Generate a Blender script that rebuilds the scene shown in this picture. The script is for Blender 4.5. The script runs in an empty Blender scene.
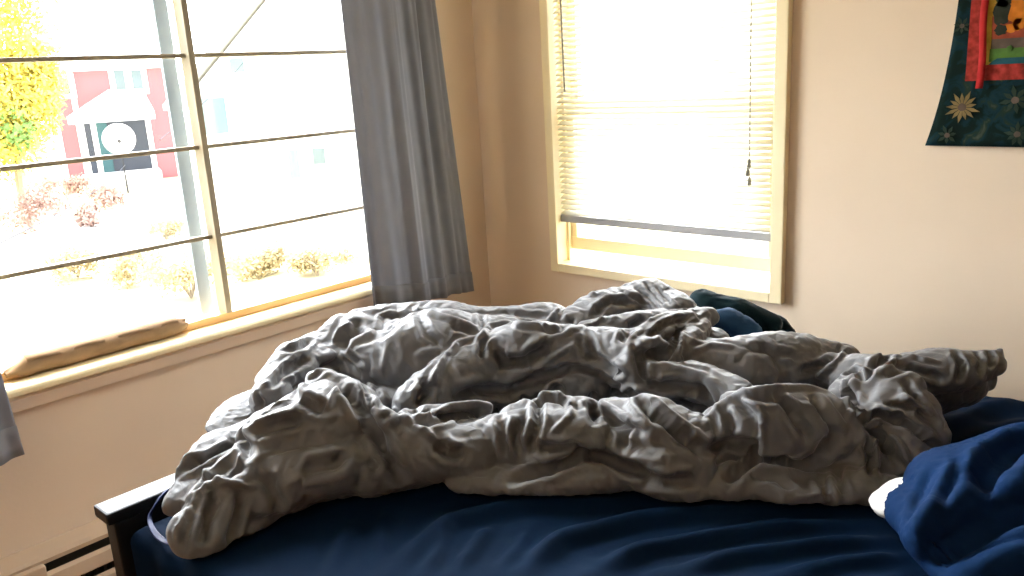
import bpy, bmesh, math, random
import numpy as np
from mathutils import Vector, Matrix

sc = bpy.context.scene
col = sc.collection
rnd = random.Random(7)

# ------------------------------------------------------------------ camera
FPX = 828.15
CR = np.array([0.74210776, 0.6679744, -0.05555433])
CU = np.array([-0.12833564, 0.22294801, 0.96634577])
CF = np.array([-0.65787996, 0.71000309, -0.25117637])
CAM = np.array([2.2387, -2.2865, 1.40])


def ray(px, py):
    return CF + CR * (px - 512) / FPX - CU * (py - 288) / FPX


def P(px, py, z):
    """the point at height z that the camera sees at pixel px, py"""
    d = ray(px, py)
    return CAM + d * ((z - CAM[2]) / d[2])


def PY(px, py, y):
    d = ray(px, py)
    return CAM + d * ((y - CAM[1]) / d[1])


def PX(px, py, x):
    d = ray(px, py)
    return CAM + d * ((x - CAM[0]) / d[0])


cam = bpy.data.cameras.new('camera')
co = bpy.data.objects.new('camera', cam)
col.objects.link(co)
cam.sensor_width = 36
cam.lens = FPX / 1024 * 36
cam.clip_start = 0.02
cam.clip_end = 500
M = Matrix.Identity(4)
for i in range(3):
    M[i][0], M[i][1], M[i][2], M[i][3] = CR[i], CU[i], -CF[i], CAM[i]
co.matrix_world = M
sc.camera = co
sc.view_settings.view_transform = 'Standard'
sc.view_settings.look = 'None'
sc.view_settings.gamma = 1
sc.view_settings.use_curve_mapping = False
sc.view_settings.exposure = 0.0
sc.cycles.use_denoising = True
sc.cycles.max_bounces = 12
sc.cycles.diffuse_bounces = 6
sc.cycles.transparent_max_bounces = 16
sc.cycles.sample_clamp_indirect = 8


# ------------------------------------------------------------------ materials
def mat(name, rgb, rough=0.6, spec=0.3, metal=0.0, noise=None, bump=None, sheen=0.0, transl=0.0, emit=None):
    """noise=(scale, amount, detail): brightness mottling; bump=(scale, strength, distance)"""
    m = bpy.data.materials.new(name)
    m.use_nodes = True
    nt = m.node_tree
    N, L = nt.nodes, nt.links
    b = N['Principled BSDF']
    b.inputs['Base Color'].default_value = (*rgb, 1)
    b.inputs['Roughness'].default_value = rough
    b.inputs['Specular IOR Level'].default_value = spec
    b.inputs['Metallic'].default_value = metal
    if sheen:
        b.inputs['Sheen Weight'].default_value = sheen
        b.inputs['Sheen Roughness'].default_value = 0.4
    tc = N.new('ShaderNodeTexCoord')
    if noise:
        n = N.new('ShaderNodeTexNoise')
        n.inputs['Scale'].default_value = noise[0]
        n.inputs['Detail'].default_value = noise[2] if len(noise) > 2 else 4
        L.new(tc.outputs['Object'], n.inputs['Vector'])
        mr = N.new('ShaderNodeMapRange')
        mr.inputs['From Min'].default_value = 0.3
        mr.inputs['From Max'].default_value = 0.7
        mr.inputs['To Min'].default_value = 1 - noise[1]
        mr.inputs['To Max'].default_value = 1 + noise[1]
        L.new(n.outputs['Fac'], mr.inputs['Value'])
        mx = N.new('ShaderNodeMix')
        mx.data_type = 'RGBA'
        mx.blend_type = 'MULTIPLY'
        mx.inputs['Factor'].default_value = 1
        mx.inputs[6].default_value = (*rgb, 1)
        L.new(mr.outputs['Result'], mx.inputs[7])
        L.new(mx.outputs[2], b.inputs['Base Color'])
    if bump:
        n2 = N.new('ShaderNodeTexNoise')
        n2.inputs['Scale'].default_value = bump[0]
        n2.inputs['Detail'].default_value = 5
        L.new(tc.outputs['Object'], n2.inputs['Vector'])
        bp = N.new('ShaderNodeBump')
        bp.inputs['Strength'].default_value = bump[1]
        bp.inputs['Distance'].default_value = bump[2]
        L.new(n2.outputs['Fac'], bp.inputs['Height'])
        L.new(bp.outputs['Normal'], b.inputs['Normal'])
    if transl:
        out = N['Material Output']
        t = N.new('ShaderNodeBsdfTranslucent')
        t.inputs['Color'].default_value = (*rgb, 1)
        ms = N.new('ShaderNodeMixShader')
        ms.inputs[0].default_value = transl
        L.new(b.outputs[0], ms.inputs[1])
        L.new(t.outputs[0], ms.inputs[2])
        L.new(ms.outputs[0], out.inputs['Surface'])
    return m


def wood(name, rgb, rgb2, rough=0.4, scale=(6, 60, 60)):
    m = mat(name, rgb, rough, 0.4)
    nt = m.node_tree
    N, L = nt.nodes, nt.links
    b = N['Principled BSDF']
    tc = N.new('ShaderNodeTexCoord')
    mp = N.new('ShaderNodeMapping')
    mp.inputs['Scale'].default_value = scale
    n = N.new('ShaderNodeTexNoise')
    n.inputs['Scale'].default_value = 1
    n.inputs['Detail'].default_value = 6
    cr = N.new('ShaderNodeValToRGB')
    cr.color_ramp.elements[0].position = 0.35
    cr.color_ramp.elements[0].color = (*rgb2, 1)
    cr.color_ramp.elements[1].position = 0.65
    cr.color_ramp.elements[1].color = (*rgb, 1)
    L.new(tc.outputs['Object'], mp.inputs['Vector'])
    L.new(mp.outputs[0], n.inputs['Vector'])
    L.new(n.outputs['Fac'], cr.inputs['Fac'])
    L.new(cr.outputs['Color'], b.inputs['Base Color'])
    return m


def glass_mat(name):
    m = bpy.data.materials.new(name)
    m.use_nodes = True
    nt = m.node_tree
    N, L = nt.nodes, nt.links
    N.remove(N['Principled BSDF'])
    t = N.new('ShaderNodeBsdfTransparent')
    t.inputs['Color'].default_value = (0.97, 0.985, 0.99, 1)
    g = N.new('ShaderNodeBsdfGlossy')
    g.inputs['Roughness'].default_value = 0.02
    f = N.new('ShaderNodeFresnel')
    f.inputs['IOR'].default_value = 1.45
    ms = N.new('ShaderNodeMixShader')
    ge = N.new('ShaderNodeNewGeometry')
    iv = N.new('ShaderNodeMath'); iv.operation = 'SUBTRACT'; iv.inputs[0].default_value = 1.0
    mu = N.new('ShaderNodeMath'); mu.operation = 'MULTIPLY'
    L.new(ge.outputs['Backfacing'], iv.inputs[1])
    L.new(f.outputs[0], mu.inputs[0])
    L.new(iv.outputs[0], mu.inputs[1])
    L.new(mu.outputs[0], ms.inputs[0])
    L.new(t.outputs[0], ms.inputs[1])
    L.new(g.outputs[0], ms.inputs[2])
    L.new(ms.outputs[0], N['Material Output'].inputs['Surface'])
    return m


WALL = mat('cream_wall_paint', (0.78, 0.643, 0.495), 0.7, 0.25, noise=(3, 0.03), bump=(90, 0.15, 0.002))
CEIL = mat('white_ceiling_paint', (0.82, 0.78, 0.70), 0.85, 0.1)
FLOOR = wood('oak_floor_boards', (0.40, 0.20, 0.09), (0.27, 0.13, 0.055), 0.4)
TRIM = mat('cream_gloss_trim', (0.93, 0.81, 0.53), 0.4, 0.4, noise=(8, 0.03))
WOODSILL = wood('honey_sill_wood', (0.74, 0.49, 0.22), (0.60, 0.36, 0.14), 0.35, (40, 5, 40))
MUNTIN = mat('putty_muntin_paint', (0.30, 0.26, 0.19), 0.5, 0.3)
GLASS = glass_mat('window_glass')
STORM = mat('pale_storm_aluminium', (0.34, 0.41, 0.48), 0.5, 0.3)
SLAT = mat('white_blind_vinyl', (0.90, 0.89, 0.84), 0.45, 0.3, transl=0.72)
RAILM = mat('grey_bottom_rail', (0.36, 0.365, 0.38), 0.4, 0.4)
CORD = mat('grey_blind_cord', (0.22, 0.22, 0.19), 0.6, 0.2)
CURT = mat('slate_curtain_cloth', (0.245, 0.252, 0.285), 0.8, 0.15, noise=(14, 0.06), bump=(700, 0.12, 0.001), sheen=0.1, transl=0.28)
COMF = mat('taupe_comforter_cotton', (0.132, 0.133, 0.139), 0.5, 0.32, noise=(5, 0.05), bump=(34, 0.30, 0.006), sheen=0.12)


def crinkle(m, scale, strength, dist):
    nt = m.node_tree
    N, L = nt.nodes, nt.links
    b = N['Principled BSDF']
    old = b.inputs['Normal'].links[0].from_node
    tc = N.new('ShaderNodeTexCoord')
    n = N.new('ShaderNodeTexNoise')
    n.inputs['Scale'].default_value = scale
    n.inputs['Detail'].default_value = 2.5
    n.inputs['Distortion'].default_value = 1.6
    L.new(tc.outputs['Object'], n.inputs['Vector'])
    s1 = N.new('ShaderNodeMath'); s1.operation = 'SUBTRACT'; s1.inputs[1].default_value = 0.5
    s2 = N.new('ShaderNodeMath'); s2.operation = 'ABSOLUTE'
    s3 = N.new('ShaderNodeMath'); s3.operation = 'POWER'; s3.inputs[1].default_value = 0.6
    L.new(n.outputs['Fac'], s1.inputs[0]); L.new(s1.outputs[0], s2.inputs[0]); L.new(s2.outputs[0], s3.inputs[0])
    bp = N.new('ShaderNodeBump')
    bp.inputs['Strength'].default_value = strength
    bp.inputs['Distance'].default_value = dist
    L.new(s3.outputs[0], bp.inputs['Height'])
    L.new(old.outputs['Normal'], bp.inputs['Normal'])
    L.new(bp.outputs['Normal'], b.inputs['Normal'])


crinkle(COMF, 11.0, 0.22, 0.010)
NAVY = mat('navy_sheet_cotton', (0.0018, 0.0125, 0.038), 0.8, 0.06, noise=(9, 0.15), bump=(120, 0.15, 0.002))
CASEM = mat('navy_pillowcase_cotton', (0.0055, 0.0235, 0.078), 0.85, 0.05, noise=(9, 0.12), bump=(110, 0.2, 0.002))
HEMM = mat('window_lit_hem', (0.008, 0.017, 0.085), 0.6, 0.2)  # lighter than the sheet: window light on the edge put into the colour
TEAL = mat('dark_teal_fleece', (0.003, 0.016, 0.022), 0.85, 0.15, noise=(9, 0.2), bump=(200, 0.2, 0.002), sheen=0.05)
TEALB = mat('dark_blue_lining', (0.016, 0.055, 0.125), 0.75, 0.2, noise=(9, 0.2), bump=(120, 0.2, 0.002))
WHITEC = mat('white_pillow_cotton', (0.85, 0.85, 0.86), 0.8, 0.2, bump=(120, 0.1, 0.002))
BEDM = mat('black_brown_bed_lacquer', (0.009, 0.010, 0.012), 0.42, 0.3)
HEAT = mat('cream_heater_enamel', (0.58, 0.45, 0.33), 0.45, 0.4)
HEATD = mat('dark_heater_fins', (0.075, 0.072, 0.060), 0.6, 0.2)
PAPER = mat('brown_kraft_paper', (0.27, 0.175, 0.10), 0.8, 0.2, noise=(20, 0.12), bump=(40, 0.3, 0.004))


# ------------------------------------------------------------------ helpers
def tag(o, label=None, cat=None, group=None, kind=None):
    if label: o['label'] = label
    if cat: o['category'] = cat
    if group: o['group'] = group
    if kind: o['kind'] = kind
    return o


def empty(name, loc, label, cat, group=None):
    o = bpy.data.objects.new(name, None)
    col.objects.link(o)
    o.location = loc
    o.empty_display_size = 0.1
    return tag(o, label, cat, group)


bpy.context.view_layer.update()


def link(name, me, mats, parent=None, smooth=False):
    o = bpy.data.objects.new(name, me)
    col.objects.link(o)
    for m in (mats if isinstance(mats, (list, tuple)) else [mats]):
        me.materials.append(m)
    if smooth:
        me.polygons.foreach_set('use_smooth', [True] * len(me.polygons))
    if parent is not None:
        o.parent = parent
        p = Vector((0, 0, 0))
        q = parent
        while q is not None:
            p += q.location
            q = q.parent
        o.matrix_parent_inverse = Matrix.Identity(4)
        o.location = -p            # meshes are written in world coordinates
    return o


def obj(name, bm, mats, parent=None, smooth=False):
    me = bpy.data.meshes.new(name)
    bm.normal_update()
    bm.to_mesh(me)
    bm.free()
    return link(name, me, mats, parent, smooth)


def pyobj(name, V, Fc, mats, parent=None, smooth=True, mi=None):
    me = bpy.data.meshes.new(name)
    me.from_pydata([tuple(map(float, v)) for v in V], [], [tuple(int(i) for i in f) for f in Fc])
    me.update()
    o = link(name, me, mats, parent, smooth)
    if mi is not None:
        me.polygons.foreach_set('material_index', [int(i) for i in mi])
    return o


def box(bm, lo, hi, mi=0, bev=0.0):
    x0, y0, z0 = lo
    x1, y1, z1 = hi
    v = [bm.verts.new(p) for p in ((x0, y0, z0), (x1, y0, z0), (x1, y1, z0), (x0, y1, z0), (x0, y0, z1), (x1, y0, z1), (x1, y1, z1), (x0, y1, z1))]
    fs = []
    for q in ((0, 3, 2, 1), (4, 5, 6, 7), (0, 1, 5, 4), (1, 2, 6, 5), (2, 3, 7, 6), (3, 0, 4, 7)):
        f = bm.faces.new([v[i] for i in q])
        f.material_index = mi
        fs.append(f)
    if bev:
        es = list({e for f in fs for e in f.edges})
        r = bmesh.ops.bevel(bm, geom=es, offset=bev, segments=2, profile=0.6, affect='EDGES')
        for f in r['faces']:
            f.material_index = mi
    return bm


def boxes(*bs, bev=0.0):
    bm = bmesh.new()
    for b in bs:
        box(bm, b[0], b[1], b[2] if len(b) > 2 else 0, bev)
    return bm


def tube(bm, pts, r, n=8, mi=0, cap=True):
    pts = [Vector(p) for p in pts]
    rs = r if isinstance(r, (list, tuple)) else [r] * len(pts)
    rings = []
    up = Vector((0, 0, 1))
    for i, p in enumerate(pts):
        t = (pts[min(i + 1, len(pts) - 1)] - pts[max(i - 1, 0)]).normalized()
        a = t.cross(up)
        if a.length < 1e-3:
            a = t.cross(Vector((1, 0, 0)))
        a.normalize()
        b = t.cross(a)
        rings.append([bm.verts.new(p + (a * math.cos(2 * math.pi * k / n) + b * math.sin(2 * math.pi * k / n)) * rs[i]) for k in range(n)])
    for i in range(len(rings) - 1):
        for k in range(n):
            f = bm.faces.new((rings[i][k], rings[i][(k + 1) % n], rings[i + 1][(k + 1) % n], rings[i + 1][k]))
            f.material_index = mi
    if cap:
        bm.faces.new(rings[0][::-1]).material_index = mi
        bm.faces.new(rings[-1]).material_index = mi
    return bm


def prism_y(bm, prof, y0, y1, mi=0):
    """profile in x,z swept along y"""
    a = [bm.verts.new((x, y0, z)) for x, z in prof]
    b = [bm.verts.new((x, y1, z)) for x, z in prof]
    n = len(prof)
    for i in range(n):
        bm.faces.new((a[i], a[(i + 1) % n], b[(i + 1) % n], b[i])).material_index = mi
    bm.faces.new(a[::-1]).material_index = mi
    bm.faces.new(b).material_index = mi
    bmesh.ops.recalc_face_normals(bm, faces=bm.faces[:])
    return bm


# value noise in numpy (3 octaves helper)
_prm = np.random.RandomState(3).rand(64, 64, 64)


def vnoise(p, scale, off=0.0):
    q = np.asarray(p) * scale + off
    i = np.floor(q).astype(int)
    f = q - i
    f = f * f * (3 - 2 * f)
    r = 0
    for dx in (0, 1):
        wx = f[..., 0] if dx else 1 - f[..., 0]
        for dy in (0, 1):
            wy = f[..., 1] if dy else 1 - f[..., 1]
            for dz in (0, 1):
                wz = f[..., 2] if dz else 1 - f[..., 2]
                r = r + wx * wy * wz * _prm[(i[..., 0] + dx) % 64, (i[..., 1] + dy) % 64, (i[..., 2] + dz) % 64]
    return r * 2 - 1


# ------------------------------------------------------------------ soft heaps: swept puffs -> blended field -> surface -> wrinkling
def lobe_dist(Q, pts, flat):
    best = np.full(len(Q), 1e9)
    sd = np.zeros((len(Q), 3))
    for a, b in zip(pts[:-1], pts[1:]):
        pa, pb = np.array(a[:3]), np.array(b[:3])
        ab = pb - pa
        S = np.array([1, 1, 1 / flat])
        d = (Q - pa) * S
        e = ab * S
        t = np.clip((d @ e) / max(e @ e, 1e-9), 0, 1)
        r = a[3] + (b[3] - a[3]) * t
        dd = np.sqrt(((d - t[:, None] * e) ** 2).sum(1)) - r
        dd = np.where(dd > 0, dd, dd) * (0.5 + 0.5 * flat if flat < 1 else 1)
        m = dd < best
        best[m] = dd[m]
        u = ab / max(np.linalg.norm(ab), 1e-6)
        sd[m] = u
    return best, sd


def field(Q, lobes, k, zmin):
    F = np.full(len(Q), 1e3)
    for pts, flat in lobes:
        arr = np.array(pts)
        rm = arr[:, 3].max() + 0.06
        lo = arr[:, :3].min(0) - rm
        hi = arr[:, :3].max(0) + rm
        m = np.all((Q > lo) & (Q < hi), axis=1)
        idx = np.nonzero(m)[0]
        d, _ = lobe_dist(Q[idx], pts, flat)
        f = F[idx]
        h = np.clip(k - np.abs(f - d), 0, None) / k
        F[idx] = np.minimum(f, d) - h * h * k * 0.25
    return np.maximum(F, zmin(Q) - Q[:, 2])


def surface_nets(F, org, h):
    nx, ny, nz = F.shape
    ins = F < 0
    c = np.zeros((nx - 1, ny - 1, nz - 1), int)
    for dx in (0, 1):
        for dy in (0, 1):
            for dz in (0, 1):
                c += ins[dx:nx - 1 + dx, dy:ny - 1 + dy, dz:nz - 1 + dz]
    act = (c > 0) & (c < 8)
    ids = -np.ones(act.shape, int)
    I = np.argwhere(act)
    ids[act] = np.arange(len(I))
    acc = np.zeros((len(I), 3))
    cnt = np.zeros(len(I))
    corners = [(a, b, d) for a in (0, 1) for b in (0, 1) for d in (0, 1)]
    for a in corners:
        for ax in range(3):
            if a[ax]:
                continue
            b = list(a)
            b[ax] = 1
            fa = F[I[:, 0] + a[0], I[:, 1] + a[1], I[:, 2] + a[2]]
            fb = F[I[:, 0] + b[0], I[:, 1] + b[1], I[:, 2] + b[2]]
            m = (fa < 0) != (fb < 0)
            t = np.where(m, fa / np.where(m, fa - fb, 1), 0)
            p = np.array(a)[None] + t[:, None] * (np.array(b) - np.array(a))[None]
            acc[m] += p[m]
            cnt[m] += 1
    V = (I + acc / cnt[:, None]) * h + org
    quads = []
    for ax in range(3):
        o1, o2 = [(1, 2), (2, 0), (0, 1)][ax]
        sl0 = [slice(1, -1)] * 3
        sl1 = [slice(1, -1)] * 3
        sl0[ax] = slice(0, -1)
        sl1[ax] = slice(1, None)
        A = ins[tuple(sl0)]
        B = ins[tuple(sl1)]
        for flip, m in ((False, A & ~B), (True, ~A & B)):
            J = np.argwhere(m)
            if not len(J):
                continue
            off = np.ones(3, int)
            off[ax] = 0
            J = J + off
            q = []
            for s1, s2 in ((-1, -1), (0, -1), (0, 0), (-1, 0)):
                K = J.copy()
                K[:, o1] += s1
                K[:, o2] += s2
                q.append(ids[K[:, 0], K[:, 1], K[:, 2]])
            q = np.stack(q, 1)
            if flip:
                q = q[:, ::-1]
            quads.append(q)
    return V, np.concatenate(quads)


def edges_of(Q):
    e = np.concatenate([Q[:, [0, 1]], Q[:, [1, 2]], Q[:, [2, 3]], Q[:, [3, 0]]])
    e.sort(1)
    return np.unique(e, axis=0)


def scat(n, idx, val):
    return np.stack([np.bincount(idx, val[:, k], n) for k in range(3)], 1)


def vnormals(V, Q):
    fn = np.cross(V[Q[:, 2]] - V[Q[:, 0]], V[Q[:, 3]] - V[Q[:, 1]])
    N = np.zeros_like(V)
    for k in range(4):
        N += scat(len(V), Q[:, k], fn)
    return N / np.maximum(np.linalg.norm(N, axis=1), 1e-12)[:, None]


def lap(V, E, deg):
    s = scat(len(V), E[:, 0], V[E[:, 1]]) + scat(len(V), E[:, 1], V[E[:, 0]])
    return s / deg[:, None] - V


def cast_line(bvh, px):
    """points of the surface met along a line drawn over it as the camera sees it"""
    from mathutils import Vector as Vc
    runs, cur = [], []
    for (a, b) in zip(px[:-1], px[1:]):
        n = max(2, int(math.hypot(b[0] - a[0], b[1] - a[1]) / 2.0))
        for i in range(n):
            t = i / n
            d = ray(a[0] + (b[0] - a[0]) * t, a[1] + (b[1] - a[1]) * t)
            h = bvh.ray_cast(Vc(CAM), Vc(d).normalized())
            if h[0] is None:
                continue
            p = np.array(h[0])
            if cur and np.linalg.norm(p - cur[-1]) > 0.06:
                runs.append(cur)
                cur = []
            cur.append(p)
    if len(cur) > 1:
        runs.append(cur)
    return runs


def press(V, Q, lines):
    """fold lines: negative = sharp valley, positive = rounded ridge"""
    from mathutils.bvhtree import BVHTree
    bvh = BVHTree.FromPolygons([tuple(v) for v in V], [tuple(int(i) for i in q) for q in Q])
    N = vnormals(V, Q)
    tot = np.zeros(len(V))
    for px, amp, w in lines:
        w = w * 0.8
        for run in cast_line(bvh, px):
            L_ = np.array(run)
            if len(L_) < 3:
                continue
            lo, hi = L_.min(0) - 3.5 * w, L_.max(0) + 3.5 * w
            idx = np.nonzero(np.all((V > lo) & (V < hi), axis=1))[0]
            if not len(idx):
                continue
            dd = np.linalg.norm(V[idx][:, None] - L_[None], axis=2)
            j = dd.argmin(1)
            d = dd[np.arange(len(idx)), j]
            t = j / (len(L_) - 1)
            ends = np.clip(np.minimum(t, 1 - t) * 6 + 0.15, 0, 1)
            if amp < 0:
                pr = np.exp(-d / w) - 0.25 * np.exp(-((d - 2.4 * w) / (1.1 * w)) ** 2)
            else:
                pr = np.exp(-(d / w) ** 1.4) - 0.3 * np.exp(-((d - 1.9 * w) / (0.9 * w)) ** 2)
            tot[idx] += amp * ends * pr
    tot = np.clip(tot, -0.042, 0.020)
    return V + N * tot[:, None]


def facet(V, Q, it_n=12, it_v=12, sig=0.35):
    """crisp cloth folds: bilateral filtering of the face normals, then fitting the vertices to them"""
    m = len(Q)
    e = np.concatenate([Q[:, [0, 1]], Q[:, [1, 2]], Q[:, [2, 3]], Q[:, [3, 0]]])
    f = np.tile(np.arange(m), 4)
    e.sort(1)
    o = np.lexsort((e[:, 1], e[:, 0]))
    e, f = e[o], f[o]
    same = np.all(e[1:] == e[:-1], axis=1)
    A, B = f[:-1][same], f[1:][same]
    X = V.copy()
    for outer in range(2):
        n0 = np.cross(X[Q[:, 2]] - X[Q[:, 0]], X[Q[:, 3]] - X[Q[:, 1]])
        n = n0 / np.maximum(np.linalg.norm(n0, axis=1), 1e-12)[:, None]
        for _ in range(it_n):
            w = np.exp(-((n[A] - n[B]) ** 2).sum(1) / (2 * sig * sig))[:, None]
            acc = n * 0.6 + scat(m, A, w * n[B]) + scat(m, B, w * n[A])
            n = acc / np.maximum(np.linalg.norm(acc, axis=1), 1e-12)[:, None]
        cnt = np.bincount(Q.ravel(), minlength=len(X)).astype(float)[:, None]
        for _ in range(it_v):
            c = X[Q].mean(1)
            mv = np.zeros_like(X)
            for k in range(4):
                v = X[Q[:, k]]
                mv += scat(len(X), Q[:, k], n * ((c - v) * n).sum(1)[:, None])
            X = X + mv / cnt
    return X


def wrinkle(V, Q, S, near, grow, iters, passes, stiff, seed, seedamp, sfreq, lim, crease, patch=5.0, aniso=0.85):
    E = edges_of(Q)
    deg = np.bincount(E.ravel(), minlength=len(V)).astype(float)
    N = vnormals(V, Q)
    D = np.concatenate([Q[:, [0, 2]], Q[:, [1, 3]]])
    EE = np.concatenate([E, D])
    ev = V[EE[:, 1]] - V[EE[:, 0]]
    L0 = np.linalg.norm(ev, axis=1)
    eu = ev / np.maximum(L0, 1e-9)[:, None]
    tw = np.stack([vnoise(V, patch * 0.8, 21 + seed), vnoise(V, patch * 0.8, 33 + seed), vnoise(V, patch * 0.8, 59 + seed)], 1)
    S2 = S + 1.1 * tw
    S2 -= (S2 * N).sum(1)[:, None] * N
    S2 /= np.maximum(np.linalg.norm(S2, axis=1), 1e-6)[:, None]
    al = (eu * S2[EE[:, 0]]).sum(1) ** 2
    pt = np.clip(0.5 + 1.3 * vnoise(V, patch, 3.3 + seed), 0, 1.4)
    amt = grow * pt * (1 - crease + 2 * crease * near)
    LR = L0 * (1 + amt[EE[:, 0]] * (1 - aniso + aniso * al))
    dg2 = np.bincount(EE.ravel(), minlength=len(V)).astype(float)
    X0 = V.copy()
    X = V + N * (seedamp * (vnoise(V, sfreq, 5.5 + seed) + 0.7 * vnoise(V, sfreq * 1.9, 9.9 + seed)))[:, None]
    n_ = len(V)
    for it in range(iters):
        d = X[EE[:, 1]] - X[EE[:, 0]]
        ln = np.linalg.norm(d, axis=1)
        c = (0.5 * (ln - LR) / np.maximum(ln, 1e-9))[:, None] * d
        X = X + 1.3 * (scat(n_, EE[:, 0], c) - scat(n_, EE[:, 1], c)) / dg2[:, None]
        U = X - X0
        for _ in range(passes):
            U = U + stiff * lap(U, E, deg)
        un = (U * N).sum(1)
        ut = U - un[:, None] * N
        un = np.clip(un * 0.99, -lim * 0.6, lim)
        X = X0 + ut * 0.97 + un[:, None] * N
    return X


import time as _t
def settle(V, Q, grow, frames, pin, pressure, bend, zfloor, tens=20.0, seed=0.0, selfc=False):
    """lets the shell relax as real cloth: slightly too much fabric, a little air inside, held loosely in place"""
    me = bpy.data.meshes.new('settling')
    me.from_pydata([tuple(map(float, v)) for v in V], [], [tuple(int(i) for i in f) for f in Q])
    o = bpy.data.objects.new('settling', me)
    col.objects.link(o)
    vg = o.vertex_groups.new(name='hold')
    pw_ = np.clip(pin * (1 + 0.9 * vnoise(V, 6, 17.7 + seed)), 0.0, 1)
    lowz = V[:, 2] < zfloor(V) + 0.003
    pw_ = np.where(lowz, 1.0, pw_)
    for i, w_ in enumerate(pw_):
        vg.add([i], float(w_), 'REPLACE')
    md = o.modifiers.new('cloth', 'CLOTH')
    st = md.settings
    st.quality = 6
    st.mass = 0.15
    st.tension_stiffness = tens
    st.compression_stiffness = tens
    st.shear_stiffness = tens * 0.5
    st.bending_stiffness = bend
    st.tension_damping = 8
    st.compression_damping = 8
    st.shear_damping = 8
    st.bending_damping = 0.5
    st.air_damping = 3
    st.effector_weights.gravity = 0.3
    st.vertex_group_mass = 'hold'
    st.pin_stiffness = 1.0
    st.shrink_min = -grow
    st.shrink_max = -grow
    st.use_pressure = pressure > 0
    st.uniform_pressure_force = pressure
    md.collision_settings.use_collision = False
    md.collision_settings.use_self_collision = selfc
    md.collision_settings.self_distance_min = 0.004
    md.point_cache.frame_start = 1
    md.point_cache.frame_end = frames + 1
    sc.frame_start, sc.frame_end = 1, frames + 1
    for f in range(1, frames + 2):
        sc.frame_set(f)
    dg = bpy.context.evaluated_depsgraph_get()
    ev = o.evaluated_get(dg)
    m2 = ev.to_mesh()
    X = np.empty(len(m2.vertices) * 3)
    m2.vertices.foreach_get('co', X)
    ev.to_mesh_clear()
    bpy.data.objects.remove(o, do_unlink=True)
    bpy.data.meshes.remove(me)
    sc.frame_set(1)
    X = X.reshape(-1, 3)
    print('settle', len(V), np.abs(X - V).max(), np.linalg.norm(X - V, axis=1).mean())
    return X


def heap(lobes, h, k, zmin, smooth=6, seed=0.0, warp=0.016, lines=(), cloth_=None, big=(0.3, 60), fine=(0.2, 60), crease=0.5):
    arr = np.concatenate([np.array(p) for p, _ in lobes])
    rm = arr[:, 3].max() + 0.03
    lo = arr[:, :3].min(0) - rm
    hi = arr[:, :3].max(0) + rm
    lo[2] = max(lo[2], 0.56)
    n = np.ceil((hi - lo) / h).astype(int) + 1
    G = np.stack(np.meshgrid(*[np.arange(m) for m in n], indexing='ij'), -1).reshape(-1, 3) * h + lo
    F = field(G, lobes, k, zmin)
    near_ = np.nonzero(np.abs(F) < 0.05)[0]
    Gn = G[near_]
    # gentle warp so that the puffs are not perfect sausages
    W = np.stack([vnoise(Gn, 9, 11.3 + seed), vnoise(Gn, 9, 47.1 + seed), vnoise(Gn, 9, 83.7 + seed)], -1) * warp
    F[near_] = field(Gn + W, lobes, k, zmin)
    V, Q = surface_nets(F.reshape(n), lo, h)
    E = edges_of(Q)
    deg = np.bincount(E.ravel(), minlength=len(V)).astype(float)
    for _ in range(smooth):
        V = V + 0.5 * lap(V, E, deg)
        V = V - 0.52 * lap(V, E, deg)
    d1 = np.full(len(V), 1e9)
    d2 = np.full(len(V), 1e9)
    S = np.zeros((len(V), 3))
    for pts, flat in lobes:
        d, s = lobe_dist(V, pts, flat)
        m = d < d1
        d2 = np.where(m, d1, np.minimum(d2, d))
        S[m] = s[m]
        d1 = np.where(m, d, d1)
    near = np.exp(-np.clip(d2 - d1, 0, None) / 0.035)
    for _ in range(10):
        S = S + 0.7 * lap(S, E, deg)
    if big[1]:
        V = wrinkle(V, Q, S, near, big[0], big[1], 5, 0.35, seed, 0.006, 16, 0.030, crease, 4.0, 0.75)
    if lines:
        V = press(V, Q, lines)
    if cloth_:
        V = settle(V, Q, zfloor=zmin, seed=seed, **cloth_)
        if lines:
            V = press(V, Q, [(p_, a_ * 0.45, w_) for p_, a_, w_ in lines])
    if fine[1]:
        V = wrinkle(V, Q, S, near, fine[0], fine[1], 1, 0.08, seed + 2, 0.0012, 60, 0.010, crease, 9.0, 0.6)
    zf = zmin(V)
    V[:, 2] = np.maximum(V[:, 2], zf)
    return V, Q


# ------------------------------------------------------------------ the room
X1, Y0, H, T = 4.1, -3.9, 2.45, 0.14
WL = (-1.775, -0.40, 0.722, 2.02)     # left window opening: y0, y1, z0, z1
WB = (0.366, 1.184, 0.712, 2.02)      # back window opening: x0, x1, z0, z1


def struct(name, bm, m, parent=None):
    o = obj(name, bm, m, parent)
    if parent is None:
        o['kind'] = 'structure'
    return o


struct('floor', boxes(((-T, Y0 - T, -0.1), (X1 + T, T, 0))), FLOOR)
struct('ceiling', boxes(((-T, Y0 - T, H), (X1 + T, T, H + 0.1))), CEIL)
struct('wall_left', boxes(((-T, Y0, 0), (0, WL[0], H)), ((-T, WL[1], 0), (0, 0, H)), ((-T, WL[0], 0), (0, WL[1], WL[2] - 0.024)), ((-T, WL[0], WL[3]), (0, WL[1], H))), WALL)
struct('wall_back', boxes(((-T, 0, 0), (WB[0], T, H)), ((WB[1], 0, 0), (X1 + T, T, H)), ((WB[0], 0, 0), (WB[1], T, WB[2])), ((WB[0], 0, WB[3]), (WB[1], T, H))), WALL)
struct('wall_right', boxes(((X1, Y0, 0), (X1 + T, 0, H))), WALL)
struct('wall_front', boxes(((-T, Y0 - T, 0), (X1 + T, Y0, H))), WALL)
struct('baseboard_back', boxes(((0.02, -0.016, 0), (X1, 0, 0.11)), bev=0.003), TRIM)

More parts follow.
